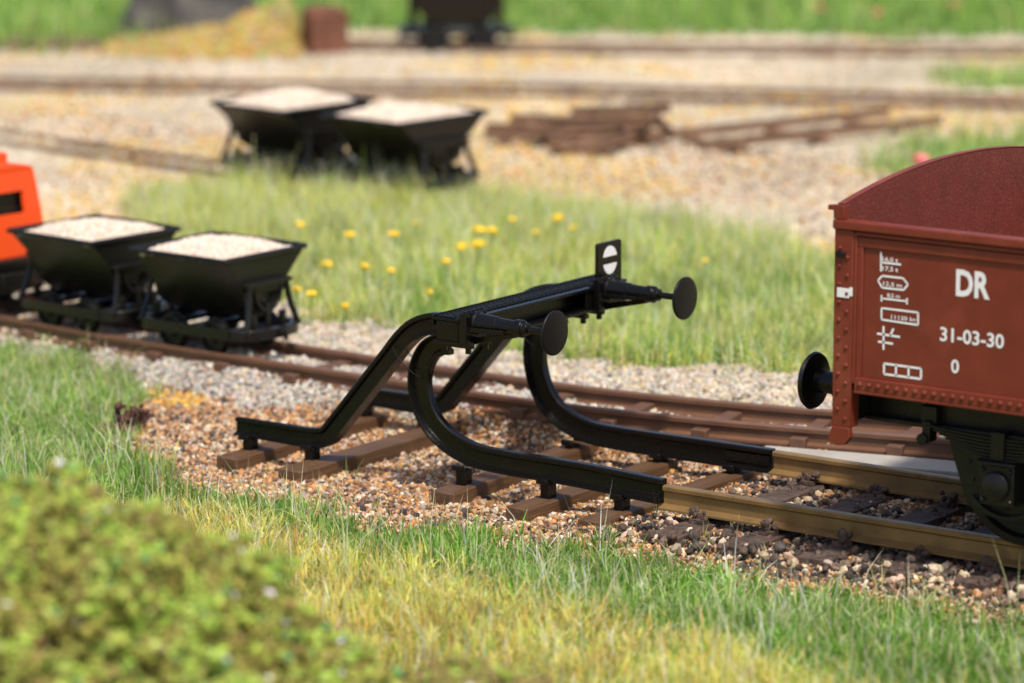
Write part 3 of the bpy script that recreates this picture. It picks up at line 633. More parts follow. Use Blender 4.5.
# ------------------------------------------------------------------ tipping wagons
def tipper(label, group):
    root = empty('tipping_wagon', (0, 0, 0), 0, label, 'tipping wagon', group)
    RX, RY, RZ = .535, .535, .86       # rim
    outer = [(RX, RY, RZ), (RX-.02, .30, .61), (RX-.03, .23, .40), (RX-.07, .12, .30)]
    m = MB()
    lv = [(a, b, c) for a, b, c in outer]
    inner = [(a-.02, b-.02, c+.02) for a, b, c in outer[::-1]]; inner[-1] = (RX-.025, RY-.025, RZ)
    rings = lv+inner
    vs = []
    # order: rim outer -> bottom outer -> bottom inner -> rim inner
    for a, b, c in rings: vs += [(a, b, c), (-a, b, c), (-a, -b, c), (a, -b, c)]
    fs = []
    for j in range(len(rings)-1):
        if j == len(lv)-1: continue
        for k in range(4): fs.append((j*4+k, j*4+(k+1) % 4, (j+1)*4+(k+1) % 4, (j+1)*4+k))
    j = len(rings)-1
    for k in range(4): fs.append((k, (k+1) % 4, j*4+(k+1) % 4, j*4+k))
    b0 = (len(lv)-1)*4; fs.append((b0, b0+1, b0+2, b0+3)); b1 = len(lv)*4; fs.append((b1, b1+3, b1+2, b1+1))
    m.add(vs, fs)
    for (x0, y0, x1, y1) in ((-RX, -RY, RX, -RY), (RX, -RY, RX, RY), (RX, RY, -RX, RY), (-RX, RY, -RX, -RY)):
        m.tube((x0, y0, RZ-.012), (x1, y1, RZ-.012), .022, n=8)
    m.build('hopper', M_BLACK2, root, bevel=.006)
    # frame ring with rounded buffer ends
    f = MB(); ring = []
    hx, hy = .47, .37
    corner = [(.47, -.37), (.57, -.335), (.65, -.22), (.675, 0), (.65, .22), (.57, .335), (.47, .37)]
    ring = corner+[(-x, -y) for x, y in corner]; ring = [(x, y, .185) for x, y in ring]+[(.47, -.37, .185)]
    ch = [(-.035, -.045), (.035, -.045), (.035, -.03), (-.01, -.02), (-.01, .02), (.035, .03), (.035, .045), (-.035, .045)]
    f.sweep(ring, [(-a, b) for a, b in ch], caps=False)
    for x in (-.38, 0, .38): f.cbox((x, 0, .185), (.06, .7, .05))
    f.build('frame', M_BLACK2, root, bevel=.004)
    for sx in (-1, 1):
        e = MB(); X = sx*.555
        e.cbox((X, 0, .605), (.09, .56, .035)); e.cbox((X, 0, .56), (.02, .50, .07))
        for q in (-1, 1):
            leg = [(X, q*.24, .60), (X+sx*.01, q*.255, .48), (X+sx*.03, q*.29, .34), (X+sx*.05, q*.345, .20)]
            e.sweep(catmull(leg, 4), [(-.022, -.018), (.022, -.018), (.022, .018), (-.022, .018)], side=(1, 0, 0))
        arc = [(X, .17*math.cos(a), .56-.20*math.sin(a)) for a in np.linspace(0, PI, 13)]
        e.sweep(arc, [(-.022, -.014), (.022, -.014), (.022, .014), (-.022, .014)], side=(1, 0, 0))
        e.cbox((X, 0, .32), (.03, .05, .20)); e.cbox((X, -.19, .27), (.05, .05, .14)); e.cbox((X, .19, .27), (.05, .05, .14))
        e.build('end_stand', M_BLACK2, root, bevel=.004)
        c = MB(); c.cbox((sx*.70, 0, .175), (.12, .05, .04)); c.tube((sx*.76, 0, .13), (sx*.76, 0, .22), .02, n=8)
        c.build('coupling', M_BLACK2, root, bevel=.003)
        ax = MB(); ax.tube((sx*.235, -NG/2-.05, .145), (sx*.235, NG/2+.05, .145), .025, n=10)
        for q in (-1, 1): ax.cbox((sx*.235, q*.27, .13), (.14, .05, .12))
        a = ax.build('axle', M_WHEEL, root, bevel=.004)
        for q in (-1, 1):
            wv = MB().lathe((sx*.235, q*(NG/2-.045), .145), (0, q, 0), [(0, .165), (.018, .165), (.022, .145), (.07, .142), (.072, .118), (.045, .11), (.045, .05), (.085, .045), (.09, .02)], 24)
            wv.build('wheel', M_WHEEL, root)
    return root
def sand(root, label, seed, h=.17):
    """a heap of pale sand grains lying in the hopper"""
    nx, ny = 46, 46; rx, ry = .495, .495
    X, Y = np.meshgrid(np.linspace(-rx, rx, nx), np.linspace(-ry, ry, ny)); x = X.ravel(); y = Y.ravel()
    e = np.clip(1-np.maximum(np.abs(x)/rx, np.abs(y)/ry), 0, 1); e2 = np.clip((1-(x/rx)**2)*(1-(y/ry)**2), 0, 1)
    z = .815+h*.55*e2**.7+.03*(hashn(x, y, 9, seed)-.5)+.012*(hashn(x, y, 26, seed+1)-.5)
    i = (np.arange(ny-1)[:, None]*nx+np.arange(nx-1)[None]).ravel()
    F = np.concatenate([np.stack([i, i+1, i+nx+1], -1), np.stack([i, i+nx+1, i+nx], -1)])
    V = np.stack([x, y, z], -1); C = np.tile([[.58, .48, .38]], (len(x), 1))
    n = 3200; gx = RNG.uniform(-rx+.01, rx-.01, n); gy = RNG.uniform(-ry+.01, ry-.01, n)
    e2 = np.clip((1-(gx/rx)**2)*(1-(gy/ry)**2), 0, 1); gz = .817+h*.55*e2**.7+.03*(hashn(gx, gy, 9, seed)-.5)
    s = RNG.uniform(.010, .021, n)
    V2, F2, C2 = grains(np.stack([gx, gy, gz], -1), s, pick([(.66, .55, .45, 4), (.60, .48, .38, 3), (.70, .62, .54, 2), (.50, .38, .28, .8)], n, .06))
    o = bulk('sand_load', np.concatenate([V, V2]), np.concatenate([F, F2+len(V)]), np.concatenate([C, C2]), M_SAND)
    o.location = root.location; o.rotation_euler = root.rotation_euler; o.scale = root.scale
    tag(o, label, 'sand', 'heaps of sand in the tipping wagons')
GT = 'black tipping wagons carrying sand'
t0 = tipper('black tipping wagon with sand nearest the buffer stop', GT)
s2 = s_of_x(-6.13); p, a = mid_at(s2); t0.location = (p[0], p[1], 0); t0.rotation_euler = (0, 0, a)
s1 = s2-1.50; p, a = mid_at(s1); t1 = copy_tree(t0); t1.location = (p[0], p[1], 0); t1.rotation_euler = (0, 0, a)
t1['label'] = 'black tipping wagon with sand coupled beside the orange locomotive'
sand(t0, 'pale sand heap in the tipping wagon nearest the buffer stop', 1)
sand(t1, 'pale sand heap in the tipping wagon next to the orange locomotive', 4)
# the rear pair on the yard siding
SID = [at(-120, 113, 0), at(30, 134, 0), at(215, 168, 0), at(300, 184, 0), at(400, 192, 0)]
ra = math.radians(-2.5)
def place(o, px, py, rz):
    q = at(px, py, 0); o.location = (q[0], q[1], 0); o.rotation_euler = (0, 0, rz)
t2 = copy_tree(t0); place(t2, 405, 193, ra)
t2['label'] = 'black tipping wagon with sand in the yard, nearer of the two behind the grass'
t3 = copy_tree(t0); d = 1.62; t3.location = (t2.location.x-d*math.cos(ra), t2.location.y-d*math.sin(ra), 0); t3.rotation_euler = (0, 0, ra)
t3['label'] = 'black tipping wagon with sand in the yard, farther left one behind the grass'
for t in (t2, t3): t.scale = (1.08, 1.30, 1.02); t.rotation_euler.z -= math.radians(4)
sand(t2, 'blurred sand heap in the right one of the two yard wagons', 7, .2)
sand(t3, 'blurred sand heap in the left one of the two yard wagons', 9, .24)

# ------------------------------------------------------------------ orange locomotive at the left edge
def loco():
    s = s1-1.84; p, a = mid_at(s)
    root = empty('narrow_gauge_locomotive', (p[0], p[1], 0), a, 'bright orange red narrow gauge locomotive cut off by the left edge', 'locomotive')
    c = MB(); c.box((-1.6, -.36, .16), (.78, .36, .42)); c.box((-1.6, -.40, .42), (.82, .40, .47))
    for x in (-1.2, -.7, -.2, .3): c.box((x, -.385, .20), (x+.25, -.361, .38))
    c.cbox((.86, 0, .30), (.08, .5, .12)); c.build('chassis', M_BLACK2, root, bevel=.01)
    b = MB(); M = Matrix.Rotation(PI/2, 3, 'Z')
    # cab: tapered box with a window opening in each side and end
    def taper(z): return 1-.17*max(0, (z-.62))/.62
    def cab_panel(side, wx0, wx1):
        pass
    z0, z1 = .475, 1.24; x0, x1 = -.15, .74; hy = .43
    zs = [z0, .86, 1.06, z1]
    def ring(z):
        k = taper(z); cx = (x0+x1)/2; hx = (x1-x0)/2*k; h = hy*k
        return cx, hx, h
    for side in range(4):
        for i in range(3):
            for j in range(3):
                if i == 1 and j == 1: continue
                u = [-1, -.55, .55, 1]
                q = []
                for z, uu in ((zs[i], u[j]), (zs[i], u[j+1]), (zs[i+1], u[j+1]), (zs[i+1], u[j])):
                    cx, hx, h = ring(z)
                    for t in (1.0, .93):
                        q.append({0: (cx+hx*t, uu*h*t, z), 1: (cx-uu*hx*t, h*t, z), 2: (cx-hx*t, -uu*h*t, z), 3: (cx+uu*hx*t, -h*t, z)}[side])
                b.add(q, [(0, 2, 4, 6), (7, 5, 3, 1), (0, 1, 3, 2), (2, 3, 5, 4), (4, 5, 7, 6), (6, 7, 1, 0)])
    b.build('cab', M_ORANGE, root)
    r = MB(); k = taper(z1); cx = (x0+x1)/2; hx = (x1-x0)/2*k; h = hy*k
    arc = [(h*math.cos(t)*1.0, z1+.001+.07*math.sin(t)) for t in np.linspace(0, PI, 12)]
    r.prism([(-y, z) for y, z in arc], hx*2, Matrix.Rotation(PI/2, 3, 'Z')); r.v = [(x+cx+hx, y, z) for x, y, z in r.v]
    r.build('roof', M_ORANGE, root, bevel=.012)
    s_ = MB(); s_.cbox((cx-.06, 0, z1+.09), (.42, .5, .10)); s_.build('roof_hatch', M_ORANGE, root, bevel=.02)
    hd = MB(); hd.box((-1.55, -.33, .475), (-.16, .33, .98)); hd.build('hood', M_ORANGE, root, bevel=.04, seg=3)
    s_ = MB(); s_.cbox((cx, 0, .82), (.66, .64, .64)); s_.build('cab_dark_fill', M_BLACK2, root, bevel=.01)  # solid black block added for the shade seen through the cab windows
    for x in (-1.2, .25):
        for q in (-1, 1):
            MB().lathe((x, q*(NG/2-.045), .17), (0, q, 0), [(0, .19), (.018, .19), (.022, .17), (.07, .167), (.07, .05), (.09, .02)], 24).build('wheel', M_WHEEL, root)
loco()

# ------------------------------------------------------------------ red open wagon
def text_part(s, x0, x1, z0, z1, parent, name, Y, bold=0.0):
    cu = bpy.data.curves.new(name, 'FONT'); cu.body = s; cu.size = 1; cu.offset = bold; cu.extrude = 0; cu.resolution_u = 3
    to = bpy.data.objects.new(name, cu); COL.objects.link(to); bpy.context.view_layer.update()
    dg = bpy.context.evaluated_depsgraph_get(); me = bpy.data.meshes.new_from_object(to.evaluated_get(dg)); bpy.data.objects.remove(to)
    co = np.array([v.co[:] for v in me.vertices]); mn, mxx = co.min(0), co.max(0)
    for v in me.vertices:
        u = (v.co.x-mn[0])/(mxx[0]-mn[0]); t = (v.co.y-mn[1])/(mxx[1]-mn[1])
        v.co = (x0+u*(x1-x0), Y, z0+t*(z1-z0))
    me.materials.clear(); me.materials.append(M_WHITE); me.name = name
    o = bpy.data.objects.new(name, me); COL.objects.link(o); o.parent = parent; return o
def wagon():
    X0 = 1.80; X1 = 9.6; YW = 1.40
    root = empty('open_goods_wagon', (X0+4, 0, 0), 0, 'red brown open goods wagon with white lettering standing on the track', 'goods wagon')
    off = Vector((-(X0+4), 0, 0))
    def P(m, name, mt, parent=None, **k):
        o = m.build(name, mt, parent or root, **k)
        if parent is None: o.location = off
        return o
    zt, zb = 2.215, 1.08
    YF = 1.74
    for sy in (-1, 1):
        YW = 1.40 if sy < 0 else YF
        def B(m, x0, d0, z0, x1, d1, z1):     # d = depth measured outward from YW
            a, b = sorted((sy*(YW+d0), sy*(YW+d1))); return m.box((x0, a, z0), (x1, b, z1))
        m = MB(); B(m, X0+.16, -.055, zb, X1, -.02, zt-.05)
        n = 0; sd = P(m, 'side_panel', M_RED)
        m = MB()
        # raised frame round the pressed panels
        B(m, X0+.17, -.021, zt-.16, X1-.1, -.004, zt-.09)
        for xx in [X0+.17]+[X0+1.68+1.55*k for k in range(5)]: B(m, xx, -.020, zb+.06, xx+.045, -.005, zt-.161)
        P(m, 'panel_frame', M_RED, bevel=.006)
        m = MB(); B(m, X0-.01, -.075, zt-.05, X1, .028, zt+.015); B(m, X0+.16, -.018, zt-.085, X1, .012, zt-.052)
        P(m, 'top_rail', M_RED, bevel=.012)
        m = MB(); B(m, X0+.175, -.02, zb-.01, X1, .016, zb+.075); B(m, X0+.175, -.05, zb-.03, X1, .022, zb-.011)
        x = X0+.22
        while x < X1-.1: m.rivet((x, sy*(YW+.017), zb+.035), (0, sy, 0), .021); x += .072
        P(m, 'bottom_angle', M_RED, bevel=.004)
        # corner post
        m = MB(); B(m, X0, -.10, .80, X0+.145, .01, zt-.051)
        B(m, X0+.145, -.03, zb+.03, X0+.172, .004, zt-.06)
        vs_ = [(X0+.005, .80), (X0+.14, .80), (X0+.15, .735), (X0+.11, .68), (X0+.04, .67), (X0-.03, .70), (X0-.01, .75)]
        k0 = len(m.v); m.prism(vs_, .05)
        for i in range(k0, len(m.v)): v = m.v[i]; m.v[i] = (v[0], sy*(YW+.02)-sy*v[1], v[2])
        k = 0; z = .86
        while z < zt-.12: m.rivet((X0+(.045 if k % 2 else .105), sy*(YW+.010), z), (0, sy, 0), .017); z += .062; k += 1
        P(m, 'corner_post', M_RED, bevel=.005)
        m = MB(); B(m, X0+.03, .013, 1.70, X0+.125, .018, 1.765); B(m, X0+.126, .013, 1.715, X0+.150, .017, 1.775)
        P(m, 'white_label_plate', M_WHITE)
        m = MB(); B(m, X0+.02, .01, zt-.24, X0+.09, .035, zt-.20); P(m, 'lamp_bracket', M_UNDER, bevel=.004)
        m = MB(); B(m, X0+.12, -.42, .82, X1, -.30, 1.045); B(m, X0+.12, -.30, .82, X1, -.22, .85); B(m, X0+.12, -.30, 1.015, X1, -.21, 1.045)
        P(m, 'solebar', M_UNDER, bevel=.006)
        # wheels, guards, springs
        for xw in (2.98, 7.9):
            m = MB(); Yg = sy*1.06
            gp = [(xw-.50, .90), (xw+.50, .90), (xw+.44, .66), (xw+.31, .30), (xw+.20, .24), (xw-.20, .24), (xw-.31, .30), (xw-.44, .66)]
            k0 = len(m.v); m.prism(gp, .03)
            for i in range(k0, len(m.v)): v = m.v[i]; m.v[i] = (v[0], Yg-sy*.03+sy*v[1], v[2])
            for (dx, dz) in [(-.30, .60), (-.27, .48), (-.24, .36), (.30, .60), (.27, .48), (.24, .36), (-.12, .33), (.12, .33), (0, .32)]: m.rivet((xw+dx, Yg, dz), (0, sy, 0), .02)
            tube = [(xw-.26, Yg+sy*.02, .37), (xw-.16, Yg+sy*.03, .29), (xw, Yg+sy*.03, .25), (xw+.16, Yg+sy*.03, .29), (xw+.26, Yg+sy*.02, .37)]
            m.sweep(catmull(tube, 4), [(-.016, -.016), (.016, -.016), (.016, .016), (-.016, .016)])
            g = P(m, 'axle_guard', M_UNDER, bevel=.004)
            m = MB(); m.cbox((xw, Yg+sy*.08, .50), (.26, .16, .28)); m.lathe((xw, Yg+sy*.155, .50), (0, sy, 0), [(0, .10), (.03, .10), (.05, .06), (.055, .01)], 20)
            for dx in (-1, 1):
                for dz in (-1, 1): m.tube((xw+dx*.105, Yg+sy*.15, .50+dz*.105), (xw+dx*.105, Yg+sy*.18, .50+dz*.105), .020, n=6)
            m.cbox((xw, Yg+sy*.10, .655), (.30, .20, .025))
            P(m, 'axle_box', M_UNDER, bevel=.01)
            m = MB()
            for k in range(7):
                L = .56-.05*k; zz = .845-.024*k
                pts = [(xw+u*L, Yg+sy*.10, zz-.03*(1-u*u)) for u in np.linspace(-1, 1, 13)]
                m.sweep(pts, [(-.045, -.009), (.045, -.009), (.045, .009), (-.045, .009)])
            m.cbox((xw, Yg+sy*.10, .77), (.10, .13, .19))
            P(m, 'leaf_spring', M_UNDER, bevel=.003)
            for dx in (-.56, .56):
                m = MB(); m.cbox((xw+dx, Yg+sy*.04, .90), (.12, .14, .14)); m.cbox((xw+dx, Yg+sy*.09, .80), (.06, .11, .14)); m.tube((xw+dx*1.04, Yg+sy*.01, .745), (xw+dx*1.04, Yg+sy*.17, .745), .04, n=12)
                P(m, 'spring_bracket', M_UNDER, bevel=.006)
            m = MB().lathe((xw, sy*.685, .487), (0, sy, 0), [(0, .505), (.028, .505), (.036, .495), (.135, .485), (.14, .43), (.10, .41), (.09, .14), (.15, .12), (.16, .05)], 56)
            P(m, 'wheel', M_WHEEL, smooth=30)
    for xw in (2.98, 7.9): P(MB().tube((xw, -1.1, .5), (xw, 1.1, .5), .07), 'axle', M_WHEEL)
    # end wall with arched top, and the far end wall
    for xe, d in ((X0+.02, 1), (X1-.06, -1)):
        m = MB(); n = 28; ya, yb = -1.37, YF-.03
        def arch(t): return 2.335+.155*(1-(2*t-1)**2)
        prof_ = [(ya, 1.03), (ya, 2.335)]+[(ya+(yb-ya)*k/n, arch(k/n)) for k in range(1, n)]+[(yb, 2.335), (yb, 1.03)]
        k0 = len(m.v); m.prism(prof_, .045)
        for i in range(k0, len(m.v)): v = m.v[i]; m.v[i] = (xe+v[1], v[0], v[2])
        P(m, 'end_wall', M_REDIN, bevel=.006)
        m = MB()
        cap = [(xe+.022, -1.40+(YF+1.40)*k/n, arch(k/n)) for k in range(n+1)]
        m.sweep(cap, [(-.026, -.002), (.026, -.002), (.026, .008), (-.026, .008)])
        for yq in (-1.385, YF-.015): m.box((xe-.03, yq-.03, 2.232), (xe+.055, yq+.03, 2.33)); m.box((xe-.075, yq-.028, 2.29), (xe-.031, yq+.028, 2.325))
        P(m, 'end_wall_capping', M_RED, bevel=.004)
        m = MB()
        for yy in (-.8, .8): m.box((xe-.06 if d > 0 else xe+.046, yy-.05, .95), (xe-.001 if d > 0 else xe+.105, yy+.05, 2.4))
        P(m, 'end_stanchion', M_RED, bevel=.006)
    m = MB(); m.box((X0+.07, -1.342, 1.03), (X1-.065, YF-.058, 1.08)); P(m, 'floor', M_REDIN)
    m = MB(); m.box((X0+.02, -1.25, .82), (X0+.115, 1.25, 1.025)); P(m, 'headstock', M_UNDER, bevel=.008)
    m = MB()
    for xx in (4.6, 6.1): m.box((xx, -.97, .84), (xx+.1, .97, 1.02))
    P(m, 'cross_member', M_UNDER)
    for sy in (-1, 1):
        m = MB().lathe((X0+.019, sy*.875, .97), (-1, 0, 0), [(0, .15), (.03, .15), (.035, .11), (.30, .10), (.31, .08), (.455, .078), (.46, .11), (.47, .195), (.49, .205), (.505, .195), (.515, .12), (.52, .02)], 40)
        P(m, 'buffer', M_BLACK, smooth=50)
    m = MB(); m.cbox((X0-.06, 0, .93), (.16, .12, .14)); m.tube((X0-.14, 0, .93), (X0-.14, 0, .62), .025); m.tube((X0-.14, -.06, .62), (X0-.14, .06, .62), .03)
    P(m, 'coupling_hook', M_UNDER, bevel=.006)
    # lettering, 3 mm proud of the panel
    YW = 1.40; Y = -(YW-.02)-.003
    def U(px, py):        # photograph position on the side panel -> x, z
        d = FW+RT*(px-W/2)/FPX+UP*(H/2-py)/FPX; q = CAM+d*((Y-CAM[1])/d[1]); return q[0], q[2]
    side = [o for o in root.children if o.name.startswith('side_panel')][0]
    xa, za = U(957, 297); xb, zb2 = U(989, 273)
    text_part('DR', U(956, 283)[0], U(990, 287)[0], U(957, 296)[1], U(957, 269)[1], side, 'lettering', Y, .035)
    text_part('31-03-30', U(940, 335)[0], U(1004, 341)[0], U(940, 341)[1], U(940, 326.5)[1], side, 'lettering', Y, .022)
    text_part('0', U(951, 366)[0], U(959, 367)[0], U(952, 373)[1], U(952, 359)[1], side, 'lettering', Y, .022)
    x0 = U(880, 262)[0]; z0 = U(880, 262)[1]
    def bar(m, ax, az, bx, bz, t=.011):
        d = Vector((bx-ax, bz-az)); L = d.length; n = Vector((-d.y, d.x))/L*t/2
        m.add([(ax+n.x, Y, az+n.y), (bx+n.x, Y, bz+n.y), (bx-n.x, Y, bz-n.y), (ax-n.x, Y, az-n.y)], [(0, 1, 2, 3)])
    def mark(segs, t=.012, name='load_mark'):
        m = MB(); 
        for s in segs:
            p = U(s[0], s[1]); q = U(s[2], s[3]); bar(m, p[0], p[1], q[0], q[1], t)
        me = bpy.data.meshes.new(name); me.from_pydata(m.v, [], m.f); me.materials.append(M_WHITE)
        o = bpy.data.objects.new(name, me); COL.objects.link(o); o.parent = side
    mark([(881, 252, 881, 271.5), (881, 262.3, 901, 264.6)], .014)
    def small(s, ax, ay, bx, by, hh):
        p = U(ax, ay); q = U(bx, by); text_part(s, p[0], q[0], p[1]-.004, p[1]-.004+hh/138, side, 'small_lettering', Y, .018)
    small('16,0 t', 882.5, 261.2, 898, 261.2, 5.0); small('17,5 t', 882.5, 270.6, 898, 270.6, 5.0)
    mark([(878, 280.5, 882, 275.8), (882, 275.8, 903, 278.2), (903, 278.2, 908, 284.5), (908, 284.5, 903.5, 290), (903.5, 290, 882, 287.6), (882, 287.6, 878, 280.5)], .014)
    small('12,5 m', 883, 285.6, 902, 285.6, 4.6)
    mark([(881.5, 295, 881.5, 301.5), (907, 298, 907, 304.5), (881.5, 298.3, 907, 301.3)], .013)
    small('8,5 m', 887, 297.0, 900, 297.0, 4.2)
    mark([(881.5, 308, 918, 312.5), (918, 312.5, 918, 325), (918, 325, 881.5, 319.5), (881.5, 319.5, 881.5, 308)], .014)
    small('11120 kg', 891, 319.4, 916, 319.4, 5.0)
    mark([(883.5, 326, 883.5, 350), (877, 333.5, 900, 337), (878, 341.5, 893, 343.8), (893.5, 328.5, 890, 336)], .016, 'transit_mark')
    mark([(884, 363.5, 921, 368.6), (921, 368.6, 921, 379), (921, 379, 884, 374), (884, 374, 884, 363.5), (896, 365, 896, 376), (908.5, 366.8, 908.5, 377.5)], .016)
    for t in range(0): pass
    for o in side.children: o.location = (0, 0, 0)
wagon()

# ------------------------------------------------------------------ yard tracks, scrap track panels
def far_track(pts, gauge, label, name, z=.03, hs=1.0):
    pl = smooth_poly([at(x, y, 0)[:2] for x, y in pts], 40); c = pl[20]
    root = empty(name, (float(c[0]), float(c[1]), 0), 0, label, 'track'); off = -Vector(root.location)
    a = offset(pl, -gauge/2); b = offset(pl, gauge/2)
    hz = float(np.mean(height(pl[:, 0], pl[:, 1])))
    for q in (a, b):
        o = MB().sweep([(p[0], p[1], hz+.02) for p in q], prof(.6 if gauge > .6 else .42)).build('rail', M_FRAIL, root); o.location = off
    L = np.concatenate([[0], np.cumsum(np.linalg.norm(np.diff(pl, axis=0), axis=1))]); s = .2; st = 1.0 if gauge > .6 else 1.9
    while s < L[-1]-.2:
        p = [np.interp(s, L, pl[:, k]) for k in (0, 1)]; p2 = [np.interp(s+.05, L, pl[:, k]) for k in (0, 1)]
        m = MB(); m.cbox((0, 0, hz-.075 if gauge < .6 else hz-.06), (.14, gauge*1.4, .12)); o = m.build('sleeper', M_FRAIL, root, bevel=.01)
        o.location = Vector((p[0], p[1], 0))+off; o.rotation_euler = (0, 0, math.atan2(p2[1]-p[1], p2[0]-p[0])); s += st
far_track([(-420, 78), (-100, 84), (0, 88), (220, 91), (480, 93), (730, 99), (1024, 106), (1500, 112)], .9, 'weathered track across the yard just behind the tipping wagons', 'yard_track')
far_track([(-420, 44), (250, 46), (345, 49), (500, 51), (700, 53), (1024, 54), (1500, 56)], .9, 'weathered track along the foot of the grass at the back', 'yard_track')
far_track([(-300, 92), (-120, 121), (0, 139), (115, 156), (230, 172), (405, 194), (520, 208)], .55, 'blurred narrow siding running left from the two yard wagons', 'siding_track')

def panel(px, py, L, a, gauge, label, nt=4, z=0.0, tilt=0.0, roll=0.0):
    q = at(px, py, -.1); root = empty('track_panel', (q[0], q[1], -.03+z), math.radians(a), label, 'track panel', 'scrap track panels in the yard')
    root.rotation_euler = (math.radians(roll), math.radians(tilt), math.radians(a))
    for s in (-1, 1): MB().sweep([(u*L/2, s*gauge/2, .085) for u in (-1, -.5, 0, .5, 1)], prof(.62)).build('rail', M_FRAIL2, root)
    for k in range(nt):
        x = -L/2+L*(k+.5)/nt; MB().cbox((x, 0, .045), (.15, gauge*1.12, .08)).build('sleeper', M_FRAIL2, root, bevel=.01)
M_FRAIL2 = mat('scrap_rust', (.19, .105, .06), .75, var=.3, vscale=6, bump=.3, bscale=30)
pA, pB = at(672, 160, -.1), at(918, 133, -.1)
angp = math.degrees(math.atan2(pB[1]-pA[1], pB[0]-pA[0])); Lp = float(np.hypot(*(pB-pA)[:2]))
panel(797, 147, Lp*.98, angp, .95, 'long rusty track panel lying on the gravel pointing at the grass patch', 3, .02)
panel(548, 150, 1.5, angp-38, .62, 'rusty track panel at the left end of the scrap heap', 3, .02)
panel(600, 156, 1.5, angp+28, .62, 'rusty track panel low at the front of the scrap heap', 3, .03)
panel(575, 150, 1.45, angp-8, .6, 'rusty track panel lying across the middle of the scrap heap', 3, .10, 5, 4)
panel(612, 149, 1.3, angp-62, .58, 'rusty track panel on top of the scrap heap', 3, .20, -5, 6)
panel(640, 150, .95, angp+68, .5, 'short rusty track panel leaning at the right end of the scrap heap', 2, .12, -9, -6)

# ------------------------------------------------------------------ background things
def heap(name, px, py, rx, ry, h, m, label, cat, seed=0, pal=None, rz=0.0, kind=None):
    q = at(px, py, 0); n = 34; vs = []; fs = []
    for j in range(n):
        for i in range(n):
            u = -1+2*i/(n-1); v = -1+2*j/(n-1); r = math.hypot(u, v)
            f = max(0, 1-r**1.6)
            x = u*rx; y = v*ry
            nz = float(hashn(np.array(x), np.array(y), 1.6/max(rx, .5)*2, seed)*.6+hashn(np.array(x), np.array(y), 5/max(rx, .5), seed+1)*.4)
            vs.append((x, y, f*h*(.35+1.3*nz)-.05))
    for j in range(n-1):
        for i in range(n-1):
            k = j*n+i; fs += [(k, k+1, k+n+1, k+n)]
    o = MB().add(vs, fs).build(name, m, None); z = float(height(np.array([q[0]]), np.array([q[1]]))[0])
    o.location = (q[0], q[1], z); o.rotation_euler = (0, 0, rz); tag(o, label, cat, kind=kind); return o
RZ = AZ-PI/2
heap('rock_outcrop', 185, 33, 1.15, 1.0, 1.0, M_ROCK, 'dark grey rock lying in the grass at the top left', 'rock', 3, rz=RZ)
heap('rock_outcrop', 235, 27, .5, .6, .8, M_ROCK, 'smaller dark grey rock beside the yellow mound', 'rock', 8, rz=RZ)
def yellow_mound():
    q = at(318, 58, -.1); n = 15000; u = RNG.uniform(-3.2, .25, n); v = RNG.uniform(-1.0, 1.4, n)
    f = np.clip((u+3.1)/2.6, 0, 1)**1.7*np.clip((-.22-u)/.25, 0, 1)*np.clip(1-((v-.2)/1.2)**2, 0, 1)
    k = (f > .004); u, v, f = u[k], v[k], f[k]; n = len(u)
    x = q[0]+u*RT[0]-v*RT[1]; y = q[1]+u*RT[1]+v*RT[0]; z = height(x, y)+.03+f*.62*(.55+.9*hashn(x, y, 2.6, 4))
    V, F, CC = grains(np.stack([x, y, z], -1), RNG.uniform(.04, .075, n), pick([(.50, .32, .09, 4), (.44, .24, .07, 3), (.46, .40, .12, 3), (.32, .19, .07, 2), (.40, .33, .25, 2), (.24, .34, .08, 1.5)], n))
    tag(bulk('flock_mound', V, F, CC, M_MOSS), 'mound of golden yellow undergrowth leaning against the brown block', 'mound')
yellow_mound()
q = at(325, 60, -.1); m = MB(); m.box((-.27, -.27, -.1), (.27, .27, .64)); m.box((-.285, -.285, .56), (.285, .285, .60)); m.box((-.2, -.2, .64), (.2, .2, .68))
o = m.build('brick_pillar', M_BRICK, None, bevel=.02); o.location = (q[0], q[1], -.03); o.rotation_euler = (0, 0, RZ+.35)
tag(o, 'blurred brown block standing at the right end of the yellow mound', 'pillar')
# dark wagon cut by the top edge
def dark_wagon():
    q = at(456, 50, 0); root = empty('dark_wagon', (q[0], q[1], .0), RZ+.10, 'blurred black wagon cut off by the top edge of the picture', 'wagon')
    m = MB(); vs = []
    for z, hx, hy in ((.40, .40, .45), (.62, .58, .5), (1.35, .68, .55)):
        vs += [(hx, hy, z), (-hx, hy, z), (-hx, -hy, z), (hx, -hy, z)]
    m.add(vs, [(0, 1, 2, 3), (11, 10, 9, 8)]+[(j*4+k, j*4+(k+1) % 4, (j+1)*4+(k+1) % 4, (j+1)*4+k) for j in range(2) for k in range(4)])
    m.build('body', M_BLACK2, root, bevel=.03)
    m = MB(); m.box((-.72, -.42, .24), (.72, .42, .34))
    for s in (-1, 1): m.cbox((s*.76, 0, .27), (.10, .34, .16))
    m.build('frame', M_BLACK2, root, bevel=.02)
    for s in (-1, 1):
        for t in (-1, 1): MB().tube((s*.60, t*.38, .30), (s*.64, t*.42, 1.30), .035).build('upright', M_BLACK2, root)
        for t in (-1, 1): MB().lathe((s*.33, t*.40, .20), (0, t, 0), [(0, .21), (.02, .21), (.03, .18), (.09, .18), (.09, .03)], 20).build('wheel', M_WHEEL, root)
dark_wagon()
